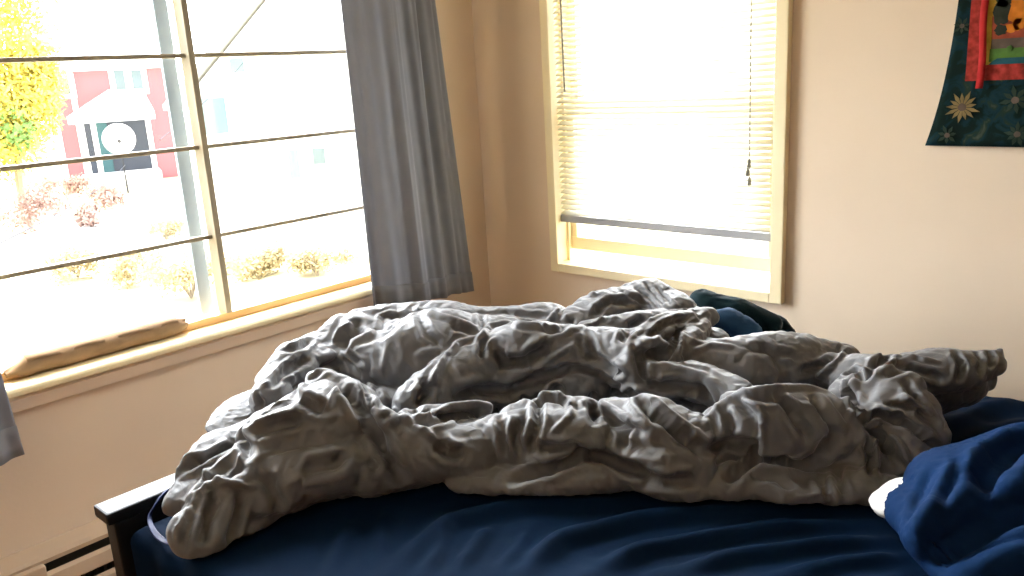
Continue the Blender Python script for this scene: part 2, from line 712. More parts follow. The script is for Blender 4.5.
# left picture window
w1 = bpy.data.objects.new('window_1', None)
col.objects.link(w1)
w1.location = (-0.06, -1.087, 0.74)
w1['kind'] = 'structure'
y0, y1, z0, z1 = WL
fx0, fx1 = -0.095, -0.045
obj('bottom_rail', boxes(((fx0, y0 + 0.035, z0), (fx1, y1 - 0.035, z0 + 0.022))), WOODSILL, w1)
obj('window_frame', boxes(((fx0, y0, z1 - 0.03), (fx1, y1, z1)), ((fx0, y0, z0), (fx1, y0 + 0.035, z1)), ((fx0, y1 - 0.035, z0), (fx1, y1, z1))), TRIM, w1)
obj('mullion', boxes(((-0.096, -1.098, z0 + 0.02), (-0.044, -1.079, z1 - 0.02)), bev=0.003), MUNTIN, w1)
for zz in (0.978, 1.241, 1.498, 1.757):
    obj('muntin', boxes(((-0.088, y0 + 0.03, zz - 0.006), (-0.064, -1.098, zz + 0.006)), ((-0.088, -1.079, zz - 0.006), (-0.064, y1 - 0.03, zz + 0.006)), bev=0.002), MUNTIN, w1)
zs = (z0 + 0.021, 0.978, 1.241, 1.498, 1.757, z1 - 0.029)
bm = bmesh.new()
for a, b in zip(zs[:-1], zs[1:]):
    box(bm, (-0.079, y0 + 0.034, a + 0.005), (-0.075, -1.097, b - 0.005))
    box(bm, (-0.079, -1.080, a + 0.005), (-0.075, y1 - 0.034, b - 0.005))
obj('glass', bm, GLASS, w1)
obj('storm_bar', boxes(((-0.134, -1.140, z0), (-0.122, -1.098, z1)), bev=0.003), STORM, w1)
obj('sill', boxes(((-0.10, y0, z0 - 0.024), (-0.028, y1, z0)), bev=0.0), WOODSILL, w1)
bm = bmesh.new()
prism_y(bm, [(-0.028, z0 - 0.024), (0.034, z0 - 0.024), (0.040, z0 - 0.019), (0.041, z0 - 0.010), (0.038, z0 - 0.004), (0.033, z0), (-0.028, z0)], y0, y1)
prism_y(bm, [(0.0005, z0 - 0.024), (0.034, z0 - 0.024), (0.040, z0 - 0.019), (0.041, z0 - 0.010), (0.038, z0 - 0.004), (0.033, z0), (0.0005, z0)], y1, y1 + 0.07)
prism_y(bm, [(0.0005, z0 - 0.024), (0.034, z0 - 0.024), (0.040, z0 - 0.019), (0.041, z0 - 0.010), (0.038, z0 - 0.004), (0.033, z0), (0.0005, z0)], y0 - 0.07, y0)
obj('sill_nosing', bm, TRIM, w1)
bm = bmesh.new()
prism_y(bm, [(0.0, z0 - 0.026), (0.016, z0 - 0.026), (0.026, z0 - 0.034), (0.022, z0 - 0.05), (0.018, z0 - 0.066), (0.0, z0 - 0.070)], y0 - 0.05, y1 + 0.05)
obj('apron', bm, WALL, w1)
obj('casing', boxes(((0.0, y0 - 0.06, z0), (0.02, y0, z1 + 0.06)), ((0.0, y1, z0), (0.02, y1 + 0.06, z1 + 0.06)), ((0.0, y0, z1), (0.02, y1, z1 + 0.06)), bev=0.004), TRIM, w1)

# back sash window
w2 = bpy.data.objects.new('window_2', None)
col.objects.link(w2)
w2.location = (0.775, 0, 0.712)
w2['kind'] = 'structure'
x0, x1, z0, z1 = WB
obj('casing', boxes(((x0 - 0.022, -0.028, z0 - 0.02), (x0 + 0.012, 0, z1 + 0.04)), ((x1 + 0.002, -0.028, z0 - 0.02), (x1 + 0.040, 0, z1 + 0.04)), ((x0 + 0.012, -0.028, z0 - 0.02), (x1 + 0.002, 0, z0 + 0.012)), ((x0 + 0.012, -0.028, z1 - 0.01), (x1 + 0.002, 0, z1 + 0.04)), bev=0.004), TRIM, w2)
obj('sill', boxes(((x0, 0.0, z0), (x1, T + 0.03, z0 + 0.012))), TRIM, w2)
obj('jamb', boxes(((x0 + 0.0005, 0.0, z0 + 0.012), (x0 + 0.008, T, z1)), ((x1 - 0.008, 0.0, z0 + 0.012), (x1 - 0.0005, T, z1)), ((x0 + 0.008, 0.036, z0 + 0.012), (x0 + 0.018, 0.048, z1)), ((x1 - 0.018, 0.036, z0 + 0.012), (x1 - 0.008, 0.048, z1))), TRIM, w2)


def sash(name, yy, za, zb, mid):
    s = obj(name, boxes(((x0 + 0.009, yy, za), (x1 - 0.009, yy + 0.03, za + 0.046)), ((x0 + 0.009, yy, zb - mid), (x1 - 0.009, yy + 0.03, zb)), ((x0 + 0.009, yy, za + 0.046), (x0 + 0.043, yy + 0.03, zb - mid)), ((x1 - 0.043, yy, za + 0.046), (x1 - 0.009, yy + 0.03, zb - mid)), bev=0.003), TRIM, w2)
    obj('pane', boxes(((x0 + 0.04, yy + 0.013, za + 0.04), (x1 - 0.04, yy + 0.016, zb - mid + 0.005))), GLASS, s)


sash('lower_sash', 0.052, 0.764, 1.272, 0.028)
sash('upper_sash', 0.086, 1.25, z1, 0.045)

# venetian blind
bl = empty('venetian_blind', (0.77, 0.015, 0.88), 'white mini blind lowered over the sash window, stopping short of the sill', 'blind')
bm = bmesh.new()
zz = 0.906
k = 0
bx0, bx1 = x0 + 0.011, x1 - 0.011
while zz < 1.97:
    n = 5
    ang = math.radians(32)
    rows = []
    for i in range(n):
        u = (i / (n - 1) - 0.5)
        cy = 0.014 + u * 0.024 * math.cos(ang)
        cz = zz + u * 0.024 * math.sin(ang) + 0.0022 * (1 - 4 * u * u)
        j = 0.0006 * math.sin(k * 2.1)
        rows.append((cy, cz + j))
    for side in (0, 1):
        pass
    top = [[bm.verts.new((xx, cy, cz)) for cy, cz in rows] for xx in (bx0, bx0 + 0.27, bx0 + 0.54, bx1)]
    for a, b in zip(top[:-1], top[1:]):
        for i in range(n - 1):
            bm.faces.new((a[i], b[i], b[i + 1], a[i + 1]))
    zz += 0.0185
    k += 1
so = obj('slats', bm, SLAT, bl, True)
md = so.modifiers.new('thick', 'SOLIDIFY')
md.thickness = 0.0006
bm = bmesh.new()
prism = [(0.003, 0.872), (0.026, 0.872), (0.028, 0.876), (0.026, 0.896), (0.015, 0.899), (0.003, 0.896), (0.001, 0.876)]
a = [bm.verts.new((bx0, y, z)) for y, z in prism]
b = [bm.verts.new((bx1, y, z)) for y, z in prism]
for i in range(7):
    bm.faces.new((a[i], a[(i + 1) % 7], b[(i + 1) % 7], b[i]))
bm.faces.new(a[::-1]); bm.faces.new(b)
bmesh.ops.recalc_face_normals(bm, faces=bm.faces[:])
obj('bottom_rail', bm, RAILM, bl)
obj('head_rail', boxes(((bx0, 0.0, 1.975), (bx1, 0.032, 2.012)), bev=0.002), SLAT, bl)
for xx in (bx0 + 0.085, (bx0 + bx1) / 2, bx1 - 0.085):
    bm = bmesh.new()
    for yy in (0.0015, 0.0265):
        tube(bm, [(xx, yy, 0.895), (xx, yy, 1.976)], 0.0007, 5)
    obj('ladder_cord', bm, SLAT, bl)
bm = bmesh.new()
tube(bm, [(0.432, -0.012, 1.975), (0.430, -0.018, 1.7), (0.434, -0.02, 1.327)], 0.0032, 6)
obj('tilt_wand', bm, CORD, bl)
bm = bmesh.new()
tube(bm, [(1.104, -0.004, 1.976), (1.105, -0.008, 1.5), (1.108, -0.01, 1.12)], 0.0016, 6)
cd = obj('lift_cord', bm, CORD, bl)
for (xx, za) in ((1.108, 1.105), (1.104, 1.078), (1.110, 1.052)):
    bm = bmesh.new()
    tube(bm, [(xx, -0.012, za + 0.012), (xx, -0.012, za + 0.008), (xx, -0.012, za - 0.010), (xx, -0.012, za - 0.013)], [0.002, 0.0045, 0.0065, 0.004], 8)
    tube(bm, [(1.108, -0.0115, 1.122), (xx, -0.012, za + 0.01)], 0.0012, 5)
    obj('tassel', bm, CORD, cd)


# ------------------------------------------------------------------ curtains
def curtain(name, ya_t, yb_t, ya_b, yb_b, zt, zb_a, zb_b, folds, label, xb=0.085, bulge=0.05):
    nu, nv = 150, 60
    V = []
    for j in range(nv + 1):
        v = j / nv
        for i in range(nu + 1):
            u = i / nu
            y = (ya_t + (yb_t - ya_t) * u) * (1 - v) + (ya_b + (yb_b - ya_b) * u) * v
            z = zt + (zb_a + (zb_b - zb_a) * u - zt) * v
            x = xb + bulge * (min(u / 0.36, (1 - u) / 0.64) - 0.5)
            for (c, w, a, dr) in folds:
                q = (u - c - dr * (1 - v)) / w
                x += a * math.exp(-q * q)
            x += 0.006 * math.sin(u * 31 + 2.2 * v) * (0.5 + 0.5 * v) + 0.003 * math.sin(u * 67 - 3 * v)
            y += 0.005 * math.sin(u * 23 + v * 2)
            V.append((x, y, z))
    Fq = []
    for j in range(nv):
        for i in range(nu):
            a = j * (nu + 1) + i
            Fq.append((a, a + 1, a + nu + 2, a + nu + 1))
    e = empty(name, (xb, (ya_b + yb_b) / 2, min(zb_a, zb_b)), label, 'curtain', 'slate grey curtains at the picture window')
    o = pyobj('curtain_panel', V, Fq, CURT, e)
    m = o.modifiers.new('thick', 'SOLIDIFY')
    m.thickness = 0.0022
    m.offset = 0
    # hem: a doubled strip along the bottom
    Vh, Fh = [], []
    rows = [nv - 3, nv - 2, nv - 1, nv]
    for j in rows:
        for i in range(nu + 1):
            p = V[j * (nu + 1) + i]
            Vh.append((p[0] + 0.003, p[1], p[2]))
    for j in range(3):
        for i in range(nu):
            a = j * (nu + 1) + i
            Fh.append((a, a + 1, a + nu + 2, a + nu + 1))
    hm = pyobj('hem', Vh, Fh, CURT, e)
    m = hm.modifiers.new('thick', 'SOLIDIFY')
    m.thickness = 0.0022
    return e


curtain('curtain', -0.636, -0.271, -0.628, -0.164, 2.12, 0.660, 0.612,
        [(0.03, 0.04, -0.012, 0.0), (0.15, 0.10, 0.008, 0.0), (0.38, 0.10, 0.022, -0.02), (0.52, 0.07, -0.014, -0.03), (0.66, 0.04, 0.016, 0.02), (0.76, 0.05, -0.016, -0.02), (0.92, 0.08, 0.010, 0.0)],
        'slate grey curtain hanging in folds between the picture window and the corner')
curtain('curtain', -2.34, -1.80, -2.30, -1.735, 2.12, 0.560, 0.565,
        [(0.1, 0.06, 0.03, 0), (0.3, 0.06, -0.03, 0), (0.5, 0.07, 0.03, 0), (0.7, 0.06, -0.025, 0), (0.88, 0.07, 0.03, 0)],
        'slate grey curtain of which only a lower corner shows beside the sill')
bm = bmesh.new()
tube(bm, [(0.085, -2.45, 2.14), (0.085, -0.14, 2.14)], 0.011, 12)
for yy in (-2.4, -1.08, -0.17):
    tube(bm, [(0.085, yy, 2.14), (0.0, yy, 2.14)], 0.008, 8)
rod = struct('curtain_rod', bm, BEDM)  # unseen curtain rod with its wall brackets

# ------------------------------------------------------------------ baseboard heater on the left wall
ht = empty('baseboard_heater', (0.035, -2.2, 0.0), 'cream baseboard heater with dark slots low on the wall under the picture window', 'heater')
hy0, hy1 = -3.2, -0.9
bm = bmesh.new()
prism_y(bm, [(0.001, 0.02), (0.012, 0.02), (0.012, 0.272), (0.050, 0.262), (0.056, 0.256), (0.058, 0.268), (0.050, 0.276), (0.012, 0.290), (0.001, 0.290)], hy0, hy1)
obj('housing', bm, HEAT, ht)
bm = bmesh.new()
prism_y(bm, [(0.064, 0.196), (0.070, 0.190), (0.076, 0.196), (0.072, 0.228), (0.062, 0.236), (0.060, 0.230), (0.066, 0.224)], -1.742, hy1)
obj('front_cover', bm, HEAT, ht)
bm = bmesh.new()
prism_y(bm, [(0.058, 0.03), (0.072, 0.03), (0.076, 0.04), (0.076, 0.160), (0.070, 0.170), (0.058, 0.165)], -1.742, hy1)
obj('lower_cover', bm, HEAT, ht)
bm = bmesh.new()
for i in range(120):
    yy = hy0 + 0.02 + i * (hy1 - hy0 - 0.04) / 119
    box(bm, (0.016, yy, 0.06), (0.052, yy + 0.002, 0.185))
obj('fins', bm, HEATD, ht)
obj('back_plate', boxes(((0.0125, hy0 + 0.005, 0.05), (0.015, hy1 - 0.005, 0.255)), ((0.0155, hy0 + 0.01, 0.187), (0.056, hy1 - 0.01, 0.190))), HEATD, ht)
obj('end_cap', boxes(((0.058, -2.10, 0.03), (0.079, -1.744, 0.262)), bev=0.004), HEAT, ht)
bm = bmesh.new()
tube(bm, [(0.079, -1.80, 0.19), (0.092, -1.80, 0.19)], 0.016, 14)
obj('thermostat_knob', bm, HEATD, ht)

# ------------------------------------------------------------------ paper roll on the sill
pr = empty('paper_roll', (-0.02, -1.47, 0.722), 'long brown paper roll with crumpled ends lying on the picture window sill', 'roll')
A, B = Vector((-0.038, -1.71, 0.7495)), Vector((-0.038, -1.235, 0.7495))
bm = bmesh.new()
nseg, nr = 60, 22
rings = []
for i in range(nseg + 1):
    t = i / nseg
    c = A.lerp(B, t)
    endf = min(1, t / 0.10, (1 - t) / 0.06)
    rr = 0.0262 * (0.55 + 0.45 * min(1, endf)) + 0.0015 * math.sin(t * 25)
    if t < 0.12:
        c = c + Vector((0, 0, -0.008 * (1 - t / 0.12)))
    ring = []
    for kk in range(nr):
        th = 2 * math.pi * kk / nr
        cr_ = 1 + (0.18 * math.sin(5 * th + t * 40) * (1 - endf) if endf < 1 else 0) + 0.02 * math.sin(3 * th + t * 13)
        sq = 0.50 + 0.5 * min(1, endf) if t < 0.12 else 1
        ring.append(bm.verts.new((c.x + math.cos(th) * rr * cr_ * 1.1, c.y + 0.004 * math.sin(7 * th) * (1 - endf), max(0.7235, c.z + math.sin(th) * rr * cr_ * sq))))
    rings.append(ring)
for i in range(nseg):
    for kk in range(nr):
        bm.faces.new((rings[i][kk], rings[i][(kk + 1) % nr], rings[i + 1][(kk + 1) % nr], rings[i + 1][kk]))
bm.faces.new(rings[0][::-1]); bm.faces.new(rings[-1])
bmesh.ops.recalc_face_normals(bm, faces=bm.faces[:])
obj('rolled_paper', bm, PAPER, pr, True)
bm = bmesh.new()       # loose outer flap of the roll
Vf = []
for i in range(25):
    t = 0.1 + 0.84 * i / 24
    c = A.lerp(B, t)
    Vf.append([(c.x + 0.0300 * math.cos(a_), c.y, c.z + 0.0285 * math.sin(a_) + 0.002 * math.sin(i * 0.9) * (a_ < 1.2)) for a_ in (2.4, 1.9, 1.4, 0.9, 0.55)])
vv = [[bm.verts.new(p) for p in r_] for r_ in Vf]
for i in range(24):
    for j in range(4):
        bm.faces.new((vv[i][j], vv[i][j + 1], vv[i + 1][j + 1], vv[i + 1][j]))
fo = obj('outer_flap', bm, PAPER, pr, True)
m = fo.modifiers.new('t', 'SOLIDIFY'); m.thickness = 0.0008

# ------------------------------------------------------------------ bed
BX0, BX1, BY0, BY1, BZ = 0.765, 2.80, -1.775, -0.25, 0.63
bed = empty('bed', (1.77, -1.01, 0), 'dark wooden bed whose flat topped footboard shows beside the left wall', 'bed')
fb = obj('footboard', boxes(((0.712, BY0 + 0.01, 0.10), (0.742, BY1 - 0.01, 0.636)), bev=0.003), BEDM, bed)
obj('cap_rail', boxes(((0.685, BY0 - 0.025, 0.636), (0.747, BY1 + 0.02, 0.660)), bev=0.005), BEDM, fb)
for yy in (BY0 - 0.015, BY1 - 0.035):
    obj('post', boxes(((0.703, yy, 0.0), (0.749, yy + 0.05, 0.636)), bev=0.004), BEDM, bed)
for yy in (BY0 - 0.012, BY1 - 0.008):
    obj('side_rail', boxes(((0.749, yy, 0.20), (2.83, yy + 0.02, 0.36)), bev=0.003), BEDM, bed)
obj('headboard', boxes(((2.83, BY0 - 0.02, 0.0), (2.87, BY1 + 0.01, 1.05)), bev=0.006), BEDM, bed)
obj('slat_base', boxes(((0.752, BY0 + 0.01, 0.30), (2.83, BY1 - 0.01, 0.335))), BEDM, bed)
obj('mattress', boxes(((BX0 + 0.008, BY0 + 0.01, 0.336), (BX1 - 0.005, BY1 - 0.01, BZ - 0.014)), bev=0.03), WHITEC, bed)

# fitted sheet: rounded shell over the mattress with drag wrinkles on the near side
nx, ny = 260, 200
drag = []
for pts, amp, w in (
    ([(385, 574), (450, 520), (520, 505), (650, 500)], 0.010, 0.020),
    ([(520, 572), (560, 540), (640, 520), (760, 507)], 0.013, 0.022),
    ([(590, 574), (640, 550), (760, 530), (880, 522)], 0.011, 0.020),
    ([(660, 574), (740, 555), (830, 543), (890, 540)], 0.010, 0.018),
    ([(780, 574), (840, 562), (905, 556)], 0.008, 0.016),
    ([(425, 574), (440, 548), (450, 530)], 0.006, 0.014),
    ([(455, 574), (475, 545), (492, 525)], 0.006, 0.014),
    ([(495, 574), (520, 545), (530, 530)], 0.005, 0.013),
    ([(330, 574), (340, 545), (352, 525)], 0.005, 0.014),
    ([(385, 560), (380, 530), (386, 510)], 0.005, 0.012),
    ([(945, 430), (985, 408), (1024, 400)], 0.008, 0.03),
    ([(940, 460), (990, 430), (1040, 420)], 0.007, 0.03),
):
    drag.append(([P(a_, b_, BZ)[:2] for a_, b_ in pts], amp, w))
UX = np.concatenate([np.linspace(0, 0.12, 18), np.linspace(0.12, 1.88, nx)[1:], np.linspace(1.88, 2, 18)[1:]])
UYv = np.concatenate([np.linspace(0, 0.14, 18), np.linspace(0.14, 1.86, ny)[1:], np.linspace(1.86, 2, 18)[1:]])


def side_map(u, a, b, drop, r=0.035):
    """u 0..2 : goes up one side, over the top, down the other; returns plan coordinate and drop"""
    if u < 0.12:
        t = u / 0.12
        if t < 0.7:
            return a, -drop + (drop - r) * (t / 0.7)
        th = (t - 0.7) / 0.3 * math.pi / 2
        return a + r * (1 - math.cos(th)), -r + r * math.sin(th)
    if u > 1.88:
        c, d = side_map(2 - u, 0, 1, drop, r)
        return b - c, d
    return a + r + (b - a - 2 * r) * (u - 0.12) / 1.76, 0.0


def side_map2(u, a, b, drop):
    lo, hi = (0.14, 1.86)
    if u < lo:
        return side_map(u * 0.12 / 0.14, a, b, drop)
    if u > hi:
        return side_map(2 - (2 - u) * 0.12 / 0.14, a, b, drop)
    return side_map(0.12 + (u - lo) * 1.76 / 1.72, a, b, drop)


gx = [side_map(u, BX0, BX1, 0.22) for u in UX]
gy = [side_map2(u, BY0, BY1, 0.22) for u in UYv]
V = np.zeros((len(gx), len(gy), 3))
for i, (x, dx) in enumerate(gx):
    for j, (y, dy) in enumerate(gy):
        V[i, j] = (x, y, BZ + min(dx, dy))
top = V[..., 2] > BZ - 0.002
hgt = np.zeros(top.shape)
for pts, amp, w in drag:
    dmin = np.full(top.shape, 9.0)
    tt = np.zeros(top.shape)
    for kk, (a_, b_) in enumerate(zip(pts[:-1], pts[1:])):
        ab = b_ - a_
        q = V[..., :2] - a_
        t = np.clip((q @ ab) / (ab @ ab), 0, 1)
        d = np.linalg.norm(q - t[..., None] * ab, axis=-1)
        m_ = d < dmin
        dmin[m_] = d[m_]
        tt[m_] = ((kk + t) / (len(pts) - 1))[m_]
    prof = np.exp(-(dmin / w) ** 2) - 0.35 * np.exp(-((dmin - 1.7 * w) / w) ** 2)
    hgt += 1.5 * amp * prof * np.clip(np.minimum(tt, 1 - tt) * 4, 0.25, 1)
hgt += 0.0016 * vnoise(np.concatenate([V[..., :2] * [1, 2.2], V[..., 2:]], -1), 14) + 0.0008 * vnoise(V, 40)
V[..., 2] += np.where(top, np.clip(hgt, -0.004, 0.02), 0)
V[..., 1] += np.where(~top, 0.003 * np.sin(V[..., 0] * 40 + 3 * np.sin(V[..., 0] * 7)), 0) * (np.abs(V[..., 1] + 1.0) > 0.7)
SHEET_V = V
idx = np.arange(len(gx) * len(gy)).reshape(len(gx), len(gy))
Fq = np.stack([idx[:-1, :-1], idx[1:, :-1], idx[1:, 1:], idx[:-1, 1:]], -1).reshape(-1, 4)
sh = empty('fitted_sheet', (1.77, -1.01, 0.41), 'navy blue sheet stretched over the mattress, wrinkled along the near side', 'bed sheet')
pyobj('sheet_cloth', V.reshape(-1, 3), Fq, NAVY, sh)
# the loose hem turned out at the foot corner
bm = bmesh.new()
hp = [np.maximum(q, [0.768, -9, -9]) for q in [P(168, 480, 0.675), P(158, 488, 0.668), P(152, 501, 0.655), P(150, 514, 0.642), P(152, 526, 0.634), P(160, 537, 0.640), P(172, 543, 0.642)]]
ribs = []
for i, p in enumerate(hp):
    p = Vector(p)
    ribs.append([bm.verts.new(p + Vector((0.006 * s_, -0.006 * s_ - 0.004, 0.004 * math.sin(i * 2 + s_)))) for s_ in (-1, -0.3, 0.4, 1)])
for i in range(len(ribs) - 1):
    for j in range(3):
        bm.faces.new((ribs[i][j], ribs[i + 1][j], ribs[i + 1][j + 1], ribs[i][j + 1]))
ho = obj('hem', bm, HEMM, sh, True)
ho['label'] = 'sheet hem with window light painted in as brighter blue'
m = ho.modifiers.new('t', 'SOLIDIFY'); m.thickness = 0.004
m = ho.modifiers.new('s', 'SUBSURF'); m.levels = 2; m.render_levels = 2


# ------------------------------------------------------------------ comforter
def lob(flat, *pts):
    return ([(*P(a_, b_, z_), r_) for a_, b_, z_, r_ in pts], flat)


COMF_LOBES = [
    # flat layer underneath everything
    lob(0.45, (230, 490, .665, .07), (330, 470, .67, .09), (450, 450, .67, .10), (560, 440, .67, .10), (680, 450, .67, .10), (800, 445, .67, .10), (890, 440, .67, .08)),
    lob(0.40, (300, 410, .685, .09), (420, 392, .67, .11), (560, 388, .665, .11), (700, 390, .67, .11), (850, 385, .67, .10)),
    # big smooth puff at the back left
    lob(1.0, (362, 352, .752, .092), (410, 357, .752, .104), (460, 357, .748, .104), (505, 350, .742, .088)),
    lob(0.9, (345, 337, .78, .055), (400, 326, .795, .06), (470, 324, .79, .055), (560, 326, .785, .055)),
    # dark puff against the footboard
    lob(1.0, (272, 396, .735, .050), (298, 372, .745, .062), (330, 355, .755, .055)),
    lob(0.8, (268, 378, .76, .03), (310, 345, .79, .035), (338, 325, .81, .03)),
    lob(0.30, (226, 426, .695, .05), (248, 402, .708, .06)),
    # dome at the front left, dropping to the corner
    lob(1.0, (285, 440, .735, .085), (322, 428, .745, .095), (352, 420, .74, .07)),
    lob(0.8, (204, 526, .665, .05), (226, 500, .68, .075), (262, 478, .695, .085), (330, 465, .69, .09)),
    lob(0.7, (188, 496, .68, .045), (203, 472, .70, .05), (225, 448, .715, .05), (262, 430, .725, .04)),
    lob(1.0, (318, 384, .81, .028), (350, 395, .80, .03), (385, 425, .76, .032)),
    # middle ridge
    lob(1.0, (415, 408, .70, .06), (448, 382, .735, .07), (490, 352, .77, .062)),
    lob(1.0, (490, 350, .775, .06), (540, 350, .775, .07), (600, 355, .77, .07), (640, 365, .765, .06)),
    lob(1.0, (480, 388, .70, .06), (530, 380, .71, .06), (590, 385, .71, .05)),
    # heap at the back, with the twisted folds beside it
    lob(1.0, (575, 322, .80, .045), (610, 308, .815, .055), (648, 300, .82, .058), (672, 312, .81, .05)),
    lob(1.0, (590, 332, .80, .035), (640, 326, .80, .04), (690, 318, .80, .03)),
    lob(1.0, (705, 318, .815, .022), (668, 327, .82, .028), (640, 345, .80, .03), (630, 370, .77, .03)),
    lob(1.0, (698, 330, .80, .025), (682, 352, .78, .03), (670, 372, .75, .035)),
    lob(1.0, (560, 345, .79, .03), (610, 340, .79, .035), (640, 350, .785, .03)),
    lob(0.8, (640, 350, .74, .05), (675, 345, .75, .06), (705, 345, .745, .05)),
    # long slope at the back right
    lob(0.9, (685, 372, .73, .06), (740, 368, .74, .075), (800, 362, .74, .075), (842, 362, .735, .05)),
    lob(0.9, (700, 350, .765, .025), (735, 352, .77, .03), (790, 344, .78, .03), (835, 350, .765, .025)),
    lob(1.0, (640, 380, .745, .035), (690, 382, .745, .04), (735, 398, .73, .04), (765, 415, .71, .035)),
    # front row of puffs
    lob(1.0, (375, 462, .69, .06), (410, 445, .71, .065), (445, 452, .70, .055), (478, 452, .695, .05)),
    lob(1.0, (405, 418, .745, .02), (440, 412, .745, .022), (480, 408, .745, .02)),
    lob(1.0, (485, 442, .695, .055), (525, 440, .705, .065), (565, 440, .715, .065), (585, 445, .705, .055)),
    lob(1.0, (515, 415, .74, .03), (550, 408, .75, .03), (585, 412, .745, .028)),
    lob(1.0, (612, 420, .735, .045), (650, 432, .725, .075), (682, 446, .705, .065)),
    lob(1.0, (625, 455, .69, .05), (660, 470, .68, .05), (700, 470, .675, .04)),
    lob(1.0, (728, 432, .72, .05), (765, 425, .735, .070), (812, 422, .735, .072), (845, 432, .715, .055)),
    lob(0.9, (735, 402, .765, .022), (790, 394, .78, .024), (835, 400, .775, .024), (862, 420, .745, .022)),
    lob(0.8, (850, 425, .72, .05), (885, 405, .745, .06), (915, 415, .735, .055), (930, 440, .70, .04)),
    lob(1.0, (845, 385, .775, .022), (880, 382, .785, .028), (915, 392, .775, .025)),
    lob(1.0, (860, 400, .76, .016), (895, 430, .73, .016), (920, 470, .68, .016)),
    # flap at the far right with its loose corner
    lob(0.75, (850, 384, .735, .045), (900, 376, .745, .058), (950, 373, .748, .058), (980, 365, .760, .042), (1001, 352, .788, .005)),
    lob(1.0, (920, 396, .69, .06), (955, 388, .70, .055), (976, 380, .715, .035)),
    lob(0.9, (836, 372, .74, .05), (868, 380, .745, .055)),
    lob(0.9, (845, 398, .73, .05), (878, 392, .74, .05)),
    lob(0.9, (862, 452, .685, .05), (898, 452, .685, .05), (915, 440, .69, .045)),
    # low lips lying on the sheet along the front
    lob(0.5, (480, 478, .655, .05), (560, 478, .658, .055), (640, 478, .658, .055), (690, 488, .652, .045)),
    lob(0.5, (730, 480, .660, .05), (790, 478, .668, .065), (840, 478, .668, .065), (878, 485, .660, .05)),
    lob(0.5, (240, 516, .655, .05), (325, 478, .655, .05), (430, 470, .655, .045)),
]
GXA = SHEET_V[:, 100, 0]
GYA = SHEET_V[130, :, 1]
_z = SHEET_V[..., 2].copy()
for _ in range(2):
    z2 = _z.copy()
    z2[1:] = np.maximum(z2[1:], _z[:-1]); z2[:-1] = np.maximum(z2[:-1], _z[1:])
    z2[:, 1:] = np.maximum(z2[:, 1:], _z[:, :-1]); z2[:, :-1] = np.maximum(z2[:, :-1], _z[:, 1:])
    _z = z2


def zmin_bed(Q):
    i = np.clip(np.searchsorted(GXA, Q[:, 0]), 0, len(GXA) - 1)
    j = np.clip(np.searchsorted(GYA, Q[:, 1]), 0, len(GYA) - 1)
    z = np.maximum(_z[i, j], BZ - 0.003) + 0.004
    return np.where(Q[:, 0] < 0.780, 0.668, z)


COMF_LINES = []


def fold(amp, w, *px):
    COMF_LINES.append((px, amp, w))


V_, R_ = -0.029, 0.011
# left end and front dome
fold(V_ * .8, .009, (194, 487), (211, 473), (240, 447))
fold(R_, .008, (207, 467), (206, 502))
fold(R_, .008, (211, 473), (224, 480), (249, 483))
fold(V_, .014, (222, 470), (238, 462), (243, 456))
fold(V_, .009, (240, 431), (245, 442), (249, 454))
fold(R_, .008, (169, 486), (188, 457), (233, 441))
fold(V_, .008, (185, 467), (211, 451), (236, 444))
fold(V_, .012, (257, 410), (291, 398), (298, 385), (320, 367), (343, 362))
fold(R_, .009, (298, 391), (316, 369), (338, 368), (365, 376), (388, 403))
fold(V_, .010, (298, 396), (312, 404), (326, 410))
fold(R_, .007, (326, 408), (334, 392), (346, 384))
fold(V_ * 1.2, .011, (336, 380), (354, 398), (372, 425), (386, 454), (404, 477))
fold(V_ * .8, .008, (362, 380), (368, 396), (370, 412))
fold(V_ * .6, .007, (374, 384), (380, 398), (378, 412))
fold(V_ * .8, .008, (370, 459), (379, 470))
fold(V_ * .8, .012, (302, 468), (336, 463), (348, 448))
fold(V_ * .7, .009, (255, 430), (280, 424), (302, 421))
fold(R_, .007, (250, 422), (285, 412), (300, 410))
fold(V_ * .8, .009, (216, 492), (207, 518), (203, 546))
fold(V_ * .7, .009, (240, 490), (236, 515), (228, 542))
fold(R_, .008, (200, 486), (188, 508), (176, 534))
fold(V_ * .5, .007, (192, 512), (186, 530), (184, 548))
fold(V_ * .6, .010, (262, 470), (275, 492), (282, 508))
# dark lumps by the footboard
fold(R_, .008, (334, 344), (342, 330), (354, 319))
fold(V_ * 1.2, .014, (341, 348), (346, 335), (363, 319))
fold(V_, .009, (270, 385), (290, 368), (310, 356))
fold(R_, .007, (262, 384), (285, 378), (303, 382))
fold(V_, .008, (285, 350), (300, 347), (312, 338))
fold(V_ * .7, .006, (344, 356), (350, 362), (356, 366))
fold(V_ * .7, .006, (350, 350), (357, 358), (366, 362))
fold(V_ * .7, .006, (256, 395), (262, 402), (259, 412))
# big smooth puff
fold(V_, .010, (417, 401), (424, 392), (432, 380))
fold(V_ * .5, .009, (418, 312), (429, 335), (443, 346))
fold(R_ * .7, .008, (413, 353), (429, 349), (445, 350))
fold(R_, .009, (416, 308), (441, 315), (463, 322), (479, 330))
fold(V_ * .7, .008, (452, 326), (470, 332), (478, 334))
fold(V_ * .6, .007, (481, 313), (483, 328))
fold(R_ * .7, .008, (372, 322), (380, 314), (395, 310))
fold(V_ * .5, .007, (385, 322), (398, 316), (410, 318))
fold(V_ * .5, .007, (500, 312), (525, 315), (548, 316))
